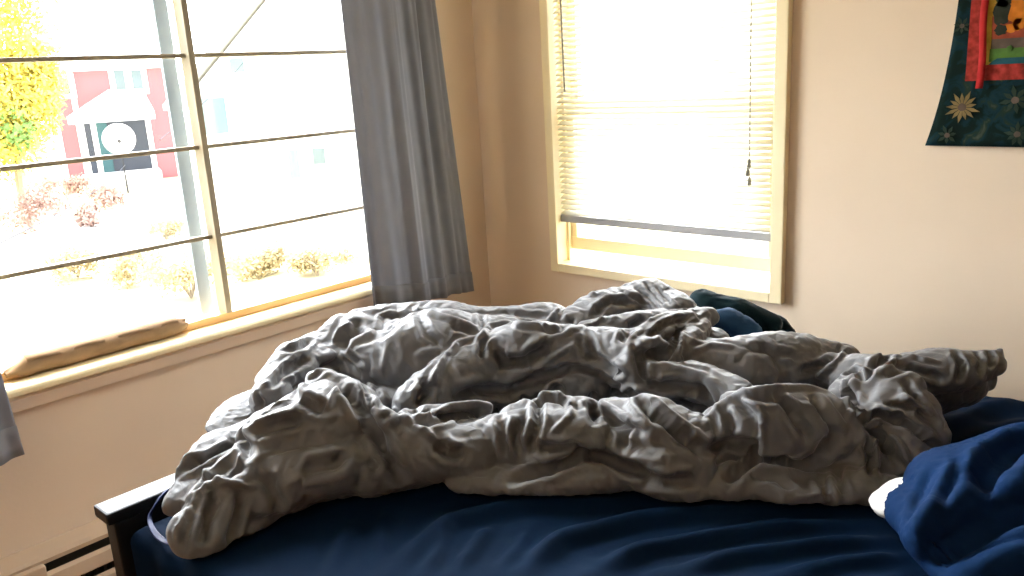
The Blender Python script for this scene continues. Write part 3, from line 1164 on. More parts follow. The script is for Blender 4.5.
# middle ridge
fold(R_ * 1.2, .009, (413, 410), (434, 376), (445, 355), (459, 342), (479, 336))
fold(R_ * 1.2, .009, (479, 337), (490, 326), (506, 322), (544, 326))
fold(V_ * .9, .007, (481, 358), (483, 342), (490, 337))
fold(R_ * .8, .006, (486, 350), (490, 341), (499, 338))
fold(V_ * 1.3, .012, (497, 349), (504, 362), (526, 360), (553, 342))
fold(V_ * 1.2, .012, (450, 398), (477, 389), (508, 389), (535, 377), (569, 373))
fold(R_, .008, (500, 370), (530, 366), (560, 352), (575, 343))
fold(R_, .008, (544, 326), (558, 308), (571, 299), (600, 290))
fold(R_, .007, (565, 333), (580, 326), (596, 324))
fold(V_, .009, (545, 330), (560, 328), (575, 318))
fold(V_ * .8, .008, (578, 338), (584, 352), (594, 362))
fold(V_ * .7, .008, (540, 372), (570, 366), (600, 372), (622, 386))
# front row, left half
fold(R_, .007, (384, 412), (391, 408), (415, 423), (438, 441))
fold(V_ * .7, .006, (383, 420), (386, 412))
fold(V_, .009, (411, 414), (429, 388))
fold(V_ * 1.3, .011, (415, 423), (433, 421), (460, 418), (489, 414), (501, 407))
fold(R_, .007, (420, 421), (449, 407), (478, 404), (498, 406))
fold(V_, .010, (436, 443), (447, 452), (465, 456))
fold(R_, .007, (494, 414), (510, 402), (528, 401), (539, 405))
fold(V_, .008, (539, 403), (537, 425), (528, 454))
fold(V_, .009, (525, 414), (516, 436), (521, 456))
fold(V_ * .8, .008, (500, 418), (505, 440), (508, 458))
fold(V_ * 1.3, .010, (521, 398), (546, 401), (566, 401))
fold(V_ * 1.2, .008, (548, 398), (556, 387), (566, 389))
fold(R_, .007, (568, 393), (571, 414), (550, 434))
fold(V_ * .8, .008, (535, 446), (560, 448), (585, 444))
fold(V_ * 1.3, .010, (593, 394), (593, 408), (594, 422))
# front row, middle
fold(R_, .008, (611, 396), (622, 389), (660, 387))
fold(V_, .008, (598, 409), (622, 423), (645, 434))
fold(V_, .008, (607, 418), (627, 432), (622, 450))
fold(R_ * .8, .006, (602, 414), (618, 420), (630, 428), (632, 438))
fold(V_, .008, (631, 389), (645, 407), (658, 423))
fold(V_ * 1.3, .011, (510, 479), (550, 470), (582, 454), (604, 457), (636, 470), (660, 478))
fold(V_ * 1.4, .011, (640, 399), (662, 419), (689, 441), (706, 455))
fold(V_ * .7, .007, (662, 414), (672, 432), (684, 446))
fold(V_ * .8, .009, (640, 480), (670, 482), (698, 478))
# heap at the back
fold(V_ * 1.1, .008, (594, 313), (609, 300), (630, 302))
fold(V_ * .8, .006, (616, 286), (639, 299), (654, 311))
fold(V_ * .6, .005, (645, 281), (657, 297), (666, 306))
fold(V_ * .6, .005, (632, 283), (648, 296), (660, 310))
fold(V_ * .6, .005, (655, 285), (666, 297), (672, 306))
fold(R_ * 1.2, .006, (632, 338), (648, 322), (670, 311), (697, 309))
fold(V_ * 1.1, .007, (648, 338), (666, 324), (693, 317))
fold(R_, .006, (655, 342), (659, 329), (675, 322), (698, 318))
fold(V_ * 1.2, .008, (664, 358), (675, 344), (677, 328))
fold(R_, .006, (680, 336), (679, 354), (684, 367))
fold(V_ * 1.3, .014, (640, 356), (655, 352), (670, 358))
fold(R_, .007, (591, 324), (616, 311), (639, 308))
fold(V_, .008, (621, 340), (632, 326), (645, 316))
fold(V_, .009, (587, 335), (594, 356), (625, 378))
fold(V_, .010, (636, 347), (641, 365), (645, 383))
fold(R_, .008, (641, 369), (670, 366), (704, 374), (727, 390))
fold(V_ * 1.2, .010, (645, 386), (677, 384), (700, 388), (712, 402))
fold(V_ * .6, .006, (652, 368), (656, 376), (654, 384))
# long slope
fold(R_ * .8, .007, (690, 352), (712, 344), (736, 347))
fold(V_ * .5, .010, (745, 346), (770, 352), (790, 372))
fold(V_ * .5, .008, (760, 340), (775, 352), (800, 358))
fold(V_ * .8, .008, (800, 372), (822, 366), (838, 354))
fold(R_, .007, (815, 379), (838, 358), (849, 346))
# right front puff
fold(R_ * 1.2, .008, (706, 421), (718, 407), (744, 391), (776, 386), (825, 387))
fold(V_, .008, (737, 401), (752, 416), (754, 438))
fold(R_ * .8, .006, (740, 398), (760, 406), (764, 420))
fold(V_, .008, (776, 390), (796, 416), (815, 436))
fold(V_ * .8, .007, (748, 394), (780, 398), (806, 412))
fold(V_, .008, (810, 393), (826, 408), (840, 426))
fold(R_ * .7, .007, (790, 402), (806, 400), (822, 408))
fold(V_ * 1.2, .010, (708, 450), (732, 443), (754, 443), (756, 458), (737, 472), (723, 484))
fold(V_ * 1.2, .011, (757, 460), (798, 458), (820, 446), (840, 428))
fold(R_ * .7, .006, (722, 452), (738, 450), (744, 456))
fold(V_ * .7, .006, (715, 462), (730, 458), (742, 462))
fold(R_ * .8, .007, (718, 408), (722, 424), (720, 438))
fold(V_ * .7, .007, (728, 412), (732, 428), (730, 440))
fold(V_ * .6, .007, (820, 470), (826, 486), (832, 504))
fold(V_ * .6, .007, (838, 460), (840, 480), (848, 500))
fold(V_ * .6, .008, (752, 475), (776, 475), (796, 487))
# twisted right end
fold(R_ * 1.80, .007, (829, 389), (857, 414), (878, 435), (875, 473))
fold(V_ * 1.80, .008, (843, 382), (864, 414), (881, 438), (899, 466))
fold(V_ * 1.50, .007, (861, 408), (906, 424), (937, 448))
fold(R_ * 1.50, .006, (874, 405), (909, 416), (940, 441))
fold(V_ * 1.20, .006, (890, 404), (915, 408), (938, 424))
fold(R_ * 1.50, .006, (892, 435), (905, 452), (912, 470))
fold(V_ * 1.20, .006, (868, 436), (870, 455), (868, 474))
fold(V_ * 1.50, .007, (843, 379), (854, 371), (868, 376))
fold(V_ * 1.50, .007, (868, 374), (880, 362), (893, 353))
fold(R_ * 1.50, .006, (881, 365), (913, 358), (940, 362))
fold(V_ * 1.20, .007, (885, 373), (913, 369), (944, 379))
fold(V_ * 1.05, .006, (905, 382), (915, 396), (925, 402))
fold(R_ * 1.05, .006, (900, 394), (916, 402), (920, 412))
fold(V_ * 0.90, .006, (955, 352), (962, 366), (958, 382))
fold(V_ * 0.90, .005, (975, 352), (982, 362), (978, 376))
fold(V_ * 0.90, .005, (988, 350), (992, 358), (988, 370))
X, Q = heap(COMF_LOBES, 0.0075, 0.006, zmin_bed, smooth=2, lines=COMF_LINES, cloth_=dict(grow=0.085, frames=26, pin=0.28, pressure=1.3, bend=0.5), big=(0.12, 30), fine=(0, 0))
cf = pyobj('comforter', X, Q, COMF)
m = cf.modifiers.new('s', 'SUBSURF'); m.levels = 1; m.render_levels = 1
tag(cf, 'grey taupe down comforter heaped in a crumpled pile across the navy bed', 'comforter')

# ------------------------------------------------------------------ teal throw behind the comforter
TL = [
    lob(0.9, (686, 320, .765, .055), (712, 322, .765, .053), (744, 332, .742, .036)),
    lob(0.7, (695, 336, .70, .05), (756, 341, .69, .045)),
    lob(0.8, (698, 328, .735, .045), (750, 337, .712, .042)),
]
TL = [([(x, y + 0.10, z, r) for x, y, z, r in pts], fl) for pts, fl in TL]
X, Q = heap(TL, 0.0085, 0.02, zmin_bed, smooth=6, seed=4.0, cloth_=dict(grow=0.06, frames=18, pin=0.25, pressure=0.8, bend=0.6), big=(0.06, 30), fine=(0, 0))
pyt = pyobj('throw_blanket', X, Q, TEAL)
LN = [lob(0.8, (698, 324, .768, .032), (718, 321, .783, .036), (738, 333, .755, .038))]
LN = [([(x + 0.01, y + 0.035, z, r) for x, y, z, r in pts], fl) for pts, fl in LN]
X, Q = heap(LN, 0.0085, 0.02, zmin_bed, smooth=5, seed=5.0, cloth_=dict(grow=0.10, frames=18, pin=0.25, pressure=0.6, bend=0.3), big=(0.1, 30), fine=(0, 0))
o = pyobj('lining', X, Q, TEALB, pyt)
o['label'] = 'blue lining'
tag(pyt, 'dark teal throw bunched behind the comforter under the sash window', 'blanket')

# ------------------------------------------------------------------ pillow at the near right
pw = empty('pillow', (2.1, -0.95, 0.64), 'navy cased pillow at the near right, white filling showing at its open end', 'pillow')
PL = [
    lob(0.62, (930, 514, .69, .072), (985, 496, .715, .112), (1050, 482, .72, .125), (1130, 465, .72, .125), (1210, 460, .71, .10)),
    lob(0.62, (968, 548, .70, .09), (1040, 535, .71, .12), (1120, 520, .71, .12), (1210, 510, .70, .10)),
]
PLINES = [
    (((1045, 432), (1008, 450), (988, 472), (983, 498)), -0.034, 0.020),
    (((898, 584), (930, 556), (965, 532), (1000, 514), (1045, 500)), -0.045, 0.026),
    (((960, 556), (1000, 540), (1045, 534)), -0.012, 0.010),
    (((950, 462), (935, 500), (915, 545)), 0.006, 0.012),
    (((962, 452), (955, 480), (940, 512)), -0.008, 0.009),
    (((930, 468), (918, 500), (905, 530)), -0.006, 0.008),
]
X, Q = heap(PL, 0.0075, 0.05, zmin_bed, smooth=5, seed=8.0, warp=0.010, lines=PLINES, cloth_=dict(grow=0.035, frames=20, pin=0.3, pressure=0.8, bend=0.3), big=(0.0, 0), fine=(0, 0))
pyobj('pillowcase', X, Q, CASEM, pw)
WP = [lob(0.62, (895, 498, .695, .034), (914, 496, .70, .048), (945, 502, .70, .046))]
X, Q = heap(WP, 0.008, 0.012, zmin_bed, smooth=6, seed=9.0, big=(0, 0), fine=(0.04, 20))
o = pyobj('pillow_filling', X, Q, WHITEC, pw)
o['label'] = 'white pillow end'

# ------------------------------------------------------------------ wall tapestry
BATIK = bpy.data.materials.new('dark_batik_cloth')
BATIK.use_nodes = True
nt = BATIK.node_tree
N_, L_ = nt.nodes, nt.links
bs = N_['Principled BSDF']
bs.inputs['Roughness'].default_value = 0.85
bs.inputs['Specular IOR Level'].default_value = 0.1
tc = N_.new('ShaderNodeTexCoord')
n1 = N_.new('ShaderNodeTexNoise'); n1.inputs['Scale'].default_value = 20; n1.inputs['Detail'].default_value = 6; n1.inputs['Distortion'].default_value = 1.2
L_.new(tc.outputs['Object'], n1.inputs['Vector'])
cr_ = N_.new('ShaderNodeValToRGB')
e_ = cr_.color_ramp.elements
e_[0].position = 0.30; e_[0].color = (0.005, 0.012, 0.010, 1)
e_[1].position = 0.72; e_[1].color = (0.055, 0.065, 0.045, 1)
for p_, c_ in ((0.44, (0.004, 0.014, 0.012, 1)), (0.54, (0.006, 0.026, 0.036, 1)), (0.62, (0.016, 0.030, 0.020, 1))):
    q_ = e_.new(p_); q_.color = c_
L_.new(n1.outputs['Fac'], cr_.inputs['Fac'])
L_.new(cr_.outputs['Color'], bs.inputs['Base Color'])


def cloth(name, rgb, amt=0.25, sc_=40):
    return mat(name, rgb, 0.85, 0.1, noise=(sc_, amt))


C_RED = cloth('red_brocade_border', (0.30, 0.035, 0.027), 0.45, 60)
C_RIB = cloth('red_ribbon', (0.42, 0.028, 0.028), 0.15)
C_YEL = cloth('ochre_picture_ground', (0.45, 0.29, 0.045))
C_ORG = cloth('orange_patch', (0.50, 0.16, 0.02))
C_DRK = cloth('dark_patch', (0.03, 0.035, 0.025))
C_BRN = cloth('brown_patch', (0.25, 0.055, 0.03))
C_GRN = cloth('green_band', (0.075, 0.16, 0.035))
C_TEA = cloth('teal_band', (0.02, 0.08, 0.10))
C_CRM = cloth('cream_petal', (0.20, 0.15, 0.065))
C_GRY = cloth('grey_brown_band', (0.10, 0.075, 0.06))
TYN = -0.010
tp = empty('wall_tapestry', (2.05, -0.008, 1.16), 'dark floral batik tapestry with a red bordered picture hanging on the back wall', 'tapestry')
# cloth ground: left edge flares out towards the lower corner
zb_, zt_ = 1.163, 2.08
nz_, nx_ = 50, 60
V = []
for j in range(nz_ + 1):
    t = j / nz_
    z = zb_ + (zt_ - zb_) * t
    fl_ = 0.050 * (1 - t) ** 5 + 0.018 * (1 - t)
    xl, xr = 1.655 - fl_ - 0.0, 2.45 + fl_
    for i in range(nx_ + 1):
        u = i / nx_
        V.append((xl + (xr - xl) * u, TYN + 0.0015 * math.sin(u * 20 + t * 5) - 0.004 * (1 - t) ** 3 * math.sin(u * 9), z))
Fq = [(j * (nx_ + 1) + i, j * (nx_ + 1) + i + 1, (j + 1) * (nx_ + 1) + i + 1, (j + 1) * (nx_ + 1) + i) for j in range(nz_) for i in range(nx_)]
gcl = pyobj('batik_ground', V, Fq, BATIK, tp)
m = gcl.modifiers.new('t', 'SOLIDIFY'); m.thickness = 0.002; m.offset = 1


def flat(bm, pts, y, mi=0, th=0.0012):
    a = [bm.verts.new((x, y, z)) for x, z in pts]
    b = [bm.verts.new((x, y + th, z)) for x, z in pts]
    n = len(pts)
    bm.faces.new(a).material_index = mi
    bm.faces.new(b[::-1]).material_index = mi
    for i in range(n):
        bm.faces.new((a[i], b[i], b[(i + 1) % n], a[(i + 1) % n])).material_index = mi


def px2(a, b):
    p = PY(a, b, TYN)
    return (p[0], p[2])


def blob(cx, cz, rx, rz, n=14, w=0.18, ph=0.0):
    return [(cx + rx * math.cos(2 * math.pi * i / n) * (1 + w * math.sin(3 * i + ph)), cz + rz * math.sin(2 * math.pi * i / n) * (1 + w * math.cos(2 * i + ph))) for i in range(n)]


# flowers of the batik, raised by their thread
PET2 = cloth('grey_green_petal', (0.026, 0.042, 0.030))
for (fx, fy, rr, npet) in ((963, 107, 0.040, 13), (1016, 100, 0.035, 8), (1018, 134, 0.03, 9), (963, 26, 0.022, 7), (948, 135, 0.026, 7)):
    bm = bmesh.new()
    cx, cz = px2(fx, fy)
    big = rr == 0.040
    for i in range(npet):
        a_ = 2 * math.pi * i / npet + 0.2
        r1 = rr * (0.8 + 0.3 * ((i * 7) % 5) / 5)
        c_, s_ = math.cos(a_), math.sin(a_)
        w_ = rr * (0.11 if big else 0.16)
        i0 = rr * 0.22
        flat(bm, [(cx + c_ * i0 - s_ * w_ * 0.4, cz + s_ * i0 + c_ * w_ * 0.4), (cx + c_ * r1 * 0.6 - s_ * w_, cz + s_ * r1 * 0.6 + c_ * w_), (cx + c_ * r1, cz + s_ * r1), (cx + c_ * r1 * 0.6 + s_ * w_, cz + s_ * r1 * 0.6 - c_ * w_), (cx + c_ * i0 + s_ * w_ * 0.4, cz + s_ * i0 - c_ * w_ * 0.4)], TYN - 0.0085, 0 if big else 1)
    flat(bm, blob(cx, cz, rr * 0.24, rr * 0.24, 10, 0.08), TYN - 0.009, 2)
    bmesh.ops.recalc_face_normals(bm, faces=bm.faces[:])
    obj('flower_motif', bm, [C_CRM, PET2, C_GRY], tp)
# red border and picture
xa, za = px2(966, 81)
xb_, zt2 = 2 * 2.05 - xa, 1.98
yb_ = TYN - 0.0085
bm = bmesh.new()
bw = 0.036
flat(bm, [(xa, za), (xb_, za), (xb_, za + bw), (xa, za + bw)], yb_)
flat(bm, [(xa, zt2 - bw), (xb_, zt2 - bw), (xb_, zt2), (xa, zt2)], yb_)
flat(bm, [(xa, za + bw), (xa + bw, za + bw), (xa + bw, zt2 - bw), (xa, zt2 - bw)], yb_)
flat(bm, [(xb_ - bw, za + bw), (xb_, za + bw), (xb_, zt2 - bw), (xb_ - bw, zt2 - bw)], yb_)
bmesh.ops.recalc_face_normals(bm, faces=bm.faces[:])
obj('red_border', bm, C_RED, tp)
bm = bmesh.new()
xi0, xi1 = xa + bw, xb_ - bw
zi = za + bw
flat(bm, [(xi0, zi), (xi1, zi), (xi1, zt2 - bw), (xi0, zt2 - bw)], yb_, 0)
yy = yb_ - 0.0016
flat(bm, [(xi0 + 0.012, zi), (xi1, zi), (xi1, zi + 0.018), (xi0 + 0.03, zi + 0.014), (xi0 + 0.02, zi + 0.008)], yy - 0.001, 5)
flat(bm, [(xi0 + 0.012, zi + 0.006), (xi1, zi + 0.012), (xi1, zi + 0.036), (xi0 + 0.012, zi + 0.036)], yy, 4)
flat(bm, [(xi0 + 0.014, zi + 0.036), (xi1, zi + 0.036), (xi1, zi + 0.064), (xi0 + 0.014, zi + 0.060)], yy, 6)
flat(bm, [(xi0 + 0.014, zi + 0.058), (xi1, zi + 0.060), (xi1, zi + 0.092), (xi0 + 0.05, zi + 0.098), (xi0 + 0.012, zi + 0.110)], yy - 0.0005, 3)
for (fx, fy, rx, rz, mi_) in ((1003, 12, 0.018, 0.03, 2), (1002, 30, 0.013, 0.012, 2), (1018, 10, 0.022, 0.03, 1), (1005, 2, 0.016, 0.012, 2), (1012, 28, 0.016, 0.010, 1), (1020, 24, 0.012, 0.014, 1), (1011, 48, 0.006, 0.006, 4)):
    cx, cz = px2(fx, fy)
    flat(bm, blob(cx, cz, rx, rz, 16, 0.16, fx), yy - 0.001 - 0.0004 * mi_, mi_)
for fx in (2.0, 2.12, 2.24, 2.33):
    for fz in (1.50, 1.66, 1.82):
        flat(bm, blob(fx, fz, 0.045, 0.05, 16, 0.16, fx * 9 + fz), yy - 0.001, 1 + int(fx * 50 + fz * 30) % 4)
bmesh.ops.recalc_face_normals(bm, faces=bm.faces[:])
obj('picture_panel', bm, [C_YEL, C_ORG, C_DRK, C_BRN, C_GRN, C_TEA, C_GRY], tp)
for sgn in (0, 1):
    xr_ = px2(983, 60)[0] if sgn == 0 else 2 * 2.05 - px2(983, 60)[0]
    bm = bmesh.new()
    zend = px2(983, 88)[1]
    nn = 24
    vs_ = []
    for i in range(nn + 1):
        z = zend + (2.0 - zend) * i / nn
        dx_ = 0.003 * math.sin(i * 0.8)
        vs_.append([bm.verts.new((xr_ + dx_ + w_, -0.0265 - 0.0015 * math.sin(i * 0.6) - 0.002 * (w_ == 0), z)) for w_ in (-0.008, 0, 0.008)])
    for i in range(nn):
        for j in range(2):
            bm.faces.new((vs_[i][j], vs_[i][j + 1], vs_[i + 1][j + 1], vs_[i + 1][j]))
    ro = obj('ribbon', bm, C_RIB, tp, True)
    m = ro.modifiers.new('t', 'SOLIDIFY'); m.thickness = 0.001
bm = bmesh.new()
tube(bm, [(1.62, -0.012, 2.085), (2.48, -0.012, 2.085)], 0.008, 10)
obj('hanging_rod', bm, WOODSILL, tp)

# ------------------------------------------------------------------ outside
GZ = -2.8
DRY = mat('dry_pale_grass', (0.40, 0.35, 0.22), 0.95, 0.05, noise=(0.5, 0.45, 7))
PAVE = mat('pale_driveway', (0.6, 0.6, 0.58), 0.9, 0.1, noise=(0.6, 0.08))
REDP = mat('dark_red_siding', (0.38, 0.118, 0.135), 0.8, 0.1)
WHP = mat('white_siding_paint', (0.80, 0.82, 0.84), 0.7, 0.2)
BLUEP = mat('pale_blue_siding', (0.15, 0.225, 0.245), 0.7, 0.2)
ROOF = mat('light_grey_shingles', (0.50, 0.50, 0.50), 0.9, 0.1, noise=(3, 0.1))
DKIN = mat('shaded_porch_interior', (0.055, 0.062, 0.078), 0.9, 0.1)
DOORM = mat('blue_green_door', (0.04, 0.095, 0.105), 0.6, 0.2)
PANE = mat('grey_window_pane', (0.09, 0.125, 0.14), 0.15, 0.5)
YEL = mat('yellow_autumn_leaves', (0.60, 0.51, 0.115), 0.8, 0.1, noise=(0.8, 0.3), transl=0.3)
GRNL = mat('green_leaves', (0.16, 0.27, 0.08), 0.8, 0.1, transl=0.3)
STRAW = mat('straw_weeds', (0.40, 0.33, 0.19), 0.9, 0.05, transl=0.2)
HEDGE = mat('russet_hedge_leaves', (0.30, 0.20, 0.17), 0.9, 0.05, transl=0.2)
BARK = mat('grey_bark', (0.26, 0.22, 0.17), 0.9, 0.1)
WIRE = mat('grey_cable', (0.06, 0.06, 0.065), 1.0, 0.0)
DISH = mat('white_dish', (0.82, 0.82, 0.82), 0.5, 0.3)


def OUT(px, py, d, z=None):
    r_ = ray(px, py)
    r_ = r_ / math.hypot(r_[0], r_[1])
    p = CAM + r_ * d
    if z is not None:
        p[2] = z
    return p


struct('ground', boxes(((-160, -60, GZ - 0.3), (40, 90, GZ))), DRY)
bm = bmesh.new()
pth = [OUT(0, 205, 30, GZ), OUT(90, 200, 34, GZ), OUT(230, 190, 40, GZ), OUT(380, 200, 34, GZ), OUT(380, 225, 24, GZ), OUT(200, 225, 25, GZ), OUT(0, 240, 22, GZ)]
vt = [bm.verts.new((p[0], p[1], GZ + 0.03)) for p in pth]
vb = [bm.verts.new((p[0], p[1], GZ + 0.001)) for p in pth]
bm.faces.new(vt); bm.faces.new(vb[::-1])
for i in range(len(pth)):
    bm.faces.new((vt[i], vb[i], vb[(i + 1) % len(pth)], vt[(i + 1) % len(pth)]))
bmesh.ops.recalc_face_normals(bm, faces=bm.faces[:])
struct('path', bm, PAVE)


class Frame:
    """local frame of a building: s along the facade, n out of it (towards the room), z up"""
    def __init__(self, a, b):
        self.a = np.array(a[:2]); d = np.array(b[:2]) - self.a
        self.len = np.linalg.norm(d); self.s = d / self.len
        n = np.array([self.s[1], -self.s[0]])
        if n @ (CAM[:2] - self.a) < 0: n = -n
        self.n = n

    def pt(self, s, n, z):
        p = self.a + self.s * s + self.n * n
        return (p[0], p[1], z)

    def box(self, bm, s0, s1, n0, n1, z0, z1, mi=0):
        v = [bm.verts.new(self.pt(*q)) for q in ((s0, n0, z0), (s1, n0, z0), (s1, n1, z0), (s0, n1, z0), (s0, n0, z1), (s1, n0, z1), (s1, n1, z1), (s0, n1, z1))]
        for q in ((0, 3, 2, 1), (4, 5, 6, 7), (0, 1, 5, 4), (1, 2, 6, 5), (2, 3, 7, 6), (3, 0, 4, 7)):
            bm.faces.new([v[i] for i in q]).material_index = mi
        bmesh.ops.recalc_face_normals(bm, faces=bm.faces[:])

    def poly(self, bm, pts, th):
        """pts (s,n,z) planar polygon thickened along th=(s,n,z)"""
        a = [bm.verts.new(self.pt(*p)) for p in pts]
        b = [bm.verts.new(self.pt(p[0] + th[0], p[1] + th[1], p[2] + th[2])) for p in pts]
        bm.faces.new(a); bm.faces.new(b[::-1])
        for i in range(len(pts)):
            bm.faces.new((a[i], b[i], b[(i + 1) % len(pts)], a[(i + 1) % len(pts)]))
        bmesh.ops.recalc_face_normals(bm, faces=bm.faces[:])


# red house with a porch
D1 = 46.0
fa, fb_ = OUT(52, 120, D1, GZ), OUT(172, 120, D1, GZ)
FR = Frame(fa, fb_)
Wd = FR.len


def sx(px):
    r_ = ray(px, 110)[:2]
    A_ = np.array([[r_[0], -FR.s[0]], [r_[1], -FR.s[1]]])
    t, s_ = np.linalg.solve(A_, FR.a - CAM[:2])
    return s_


def hz(px, py, n=0.0):
    """height at which the ray meets the facade plane offset by n"""
    r_ = ray(px, py)
    o_ = FR.a + FR.n * n
    t = ((o_ - CAM[:2]) @ FR.n) / (r_[:2] @ FR.n)
    return CAM[2] + r_[2] * t


rh = empty('red_house', tuple(FR.pt(Wd / 2, -3, GZ)), 'red house with white trim and a white roofed porch, seen across the yard', 'house')
ztop = hz(110, 70)
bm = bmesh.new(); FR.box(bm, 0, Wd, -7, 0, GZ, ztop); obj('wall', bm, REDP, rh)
bm = bmesh.new(); FR.box(bm, -0.5, Wd + 0.5, -7.4, 0.5, ztop, ztop + 0.25)
FR.poly(bm, [(-0.5, 0.5, ztop + 0.25), (-0.5, -7.4, ztop + 0.25), (-0.5, -3.4, ztop + 2.4)], (Wd + 1, 0, 0))
obj('roof', bm, WHP, rh)
for px in (54, 76, 172):
    bm = bmesh.new()
    s_ = sx(px); FR.box(bm, s_ - 0.12, s_ + 0.12, 0, 0.06, GZ, ztop)
    obj('corner_board', bm, WHP, rh)
for (pa, pb, ya, yb) in ((66, 75, 78, 94), (119, 131, 70, 92), (136, 148, 70, 90)):
    s0, s1 = sx(pa), sx(pb)
    z0_, z1_ = hz((pa + pb) / 2, yb), hz((pa + pb) / 2, ya)
    bm = bmesh.new(); FR.box(bm, s0 - 0.2, s1 + 0.2, 0, 0.08, z0_ - 0.2, z1_ + 0.2); wf = obj('window', bm, WHP, rh)
    bm = bmesh.new(); FR.box(bm, s0 + 0.05, s1 - 0.05, 0.08, 0.1, z0_, z1_); obj('pane', bm, PANE, wf)
# porch
ps0, ps1 = sx(68), sx(152)
pe = hz(110, 117, 2.4)
pt_ = hz(110, 92, 0.0)
bm = bmesh.new()
FR.poly(bm, [(ps0, 2.4, pe), (ps1, 2.4, pe), (ps1 - 0.3, 0.02, pt_), (ps0 + 1.9, 0.02, pt_)], (0, 0, 0.12))
FR.box(bm, ps0, ps1, 2.2, 2.4, pe - 0.22, pe)
obj('porch_roof', bm, WHP, rh)
bm = bmesh.new(); FR.box(bm, ps0 + 0.1, ps1 - 0.1, 0.02, 2.4, GZ, GZ + 0.55); obj('porch_floor', bm, ROOF, rh)
bm = bmesh.new(); FR.box(bm, ps0 + 0.4, ps1 - 0.2, 0.02, 0.06, GZ + 0.55, pe - 0.1); obj('porch_wall', bm, DKIN, rh)
bm = bmesh.new(); FR.box(bm, sx(93), sx(104), 0.07, 0.12, GZ + 0.55, pe - 0.3); obj('door', bm, DOORM, rh)
for px in (81, 93, 148):
    s_ = sx(px) * 0.96
    bm = bmesh.new(); FR.box(bm, s_ - 0.11, s_ + 0.11, 2.15, 2.37, GZ + 0.55, pe - 0.2); obj('porch_post', bm, WHP, rh)

# satellite dish on a pole in the yard
dp = OUT(119, 139, 40)
sd = empty('satellite_dish', (dp[0], dp[1], GZ), 'round white satellite dish on a pole in front of the red house porch', 'satellite dish')
toc = Vector((CAM[0] - dp[0], CAM[1] - dp[1], 6.0)).normalized()
ax = toc.cross(Vector((0, 0, 1))).normalized()
ay = ax.cross(toc)
bm = bmesh.new()
R_ = 0.66
prev = None
cvert = bm.verts.new(Vector(dp) - toc * 0.12)
for i in range(1, 6):
    r_ = R_ * i / 5
    ring = [bm.verts.new(Vector(dp) + ax * (r_ * math.cos(a_)) + ay * (r_ * math.sin(a_)) + toc * (-0.12 + 0.16 * (i / 5) ** 2)) for a_ in [2 * math.pi * k / 28 for k in range(28)]]
    for k in range(28):
        if prev is None:
            bm.faces.new((cvert, ring[k], ring[(k + 1) % 28]))
        else:
            bm.faces.new((prev[k], ring[k], ring[(k + 1) % 28], prev[(k + 1) % 28]))
    prev = ring
o = obj('reflector', bm, DISH, sd, True)
m = o.modifiers.new('t', 'SOLIDIFY'); m.thickness = 0.02; m.offset = 0
bm = bmesh.new(); b0 = Vector(dp) - toc * 0.2
tube(bm, [(b0.x, b0.y, GZ), (b0.x, b0.y, dp[2] - 0.1), tuple(Vector(dp) - toc * 0.13)], 0.05, 10); obj('pole', bm, WIRE, sd)
bm = bmesh.new()
tip = Vector(dp) + toc * 0.45
tube(bm, [tuple(Vector(dp) - ay * 0.6), tuple(tip - ay * 0.12)], 0.02, 6)
obj('feed_arm', bm, WIRE, sd)
bm = bmesh.new(); tube(bm, [tuple(tip - ay * 0.12), tuple(tip - ay * 0.12 - toc * 0.16)], [0.05, 0.08], 10); obj('receiver', bm, WIRE, sd)


# leafy things: many small leaf blades on a branching stem
def leaves(bm, c, r, n, size, rs, mi=0, squash=1.0, shell=0.5):
    for _ in range(n):
        d = Vector((rs.gauss(0, 1), rs.gauss(0, 1), rs.gauss(0, 1))).normalized()
        p = Vector(c) + Vector((d.x * r, d.y * r, d.z * r * squash)) * (shell + (1 - shell) * rs.random())
        a = Vector((rs.gauss(0, 1), rs.gauss(0, 1), rs.gauss(0, 1))).normalized()
        b = a.cross(d).normalized() if a.cross(d).length > 1e-3 else Vector((1, 0, 0))
        s_ = size * rs.uniform(0.6, 1.3)
        v = [bm.verts.new(p + a * s_), bm.verts.new(p + b * s_ * 0.45), bm.verts.new(p - a * s_), bm.verts.new(p - b * s_ * 0.45)]
        bm.faces.new(v).material_index = mi


rs = random.Random(11)
tcx = OUT(2, 100, 34, GZ)
tr = empty('autumn_tree', tuple(tcx), 'bright yellow autumn tree beside the red house', 'tree')
bm = bmesh.new()
for (px, py, r_, n_) in ((-20, 20, 1.9, 1300), (15, 45, 1.5, 1000), (5, 80, 1.6, 1100), (30, 85, 1.2, 700), (-30, 90, 1.9, 1000), (15, 110, 1.5, 900), (38, 100, 0.9, 450), (-15, 130, 1.5, 800), (15, -20, 1.6, 900), (-30, -40, 2.2, 1200), (48, 82, 0.75, 400), (40, 60, 0.7, 300), (42, 118, 0.7, 260), (20, 140, 1.2, 500), (-5, 155, 1.2, 500)):
    leaves(bm, OUT(px, py, 34), r_, int(n_ * 1.9), 0.105, rs, 1 if rs.random() < 0.0 else 0)
leaves(bm, OUT(14, 128, 33.2), 0.8, 300, 0.15, rs, 1)
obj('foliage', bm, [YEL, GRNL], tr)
bm = bmesh.new()
base = Vector(tcx)
tube(bm, [base, base + Vector((0, 0.1, 1.8)), base + Vector((0.1, 0.1, 3.4)), base + Vector((0, 0, 5.6))], [0.24, 0.18, 0.13, 0.05], 10)
for (px, py) in ((-20, 30), (25, 60), (25, 100), (-25, 100)):
    q = Vector(OUT(px, py, 34))
    tube(bm, [base + Vector((0.05, 0.1, 2.2)), (base + Vector((0, 0, 3.0))).lerp(q, 0.5), q], [0.1, 0.06, 0.03], 7)
obj('trunk', bm, BARK, tr)

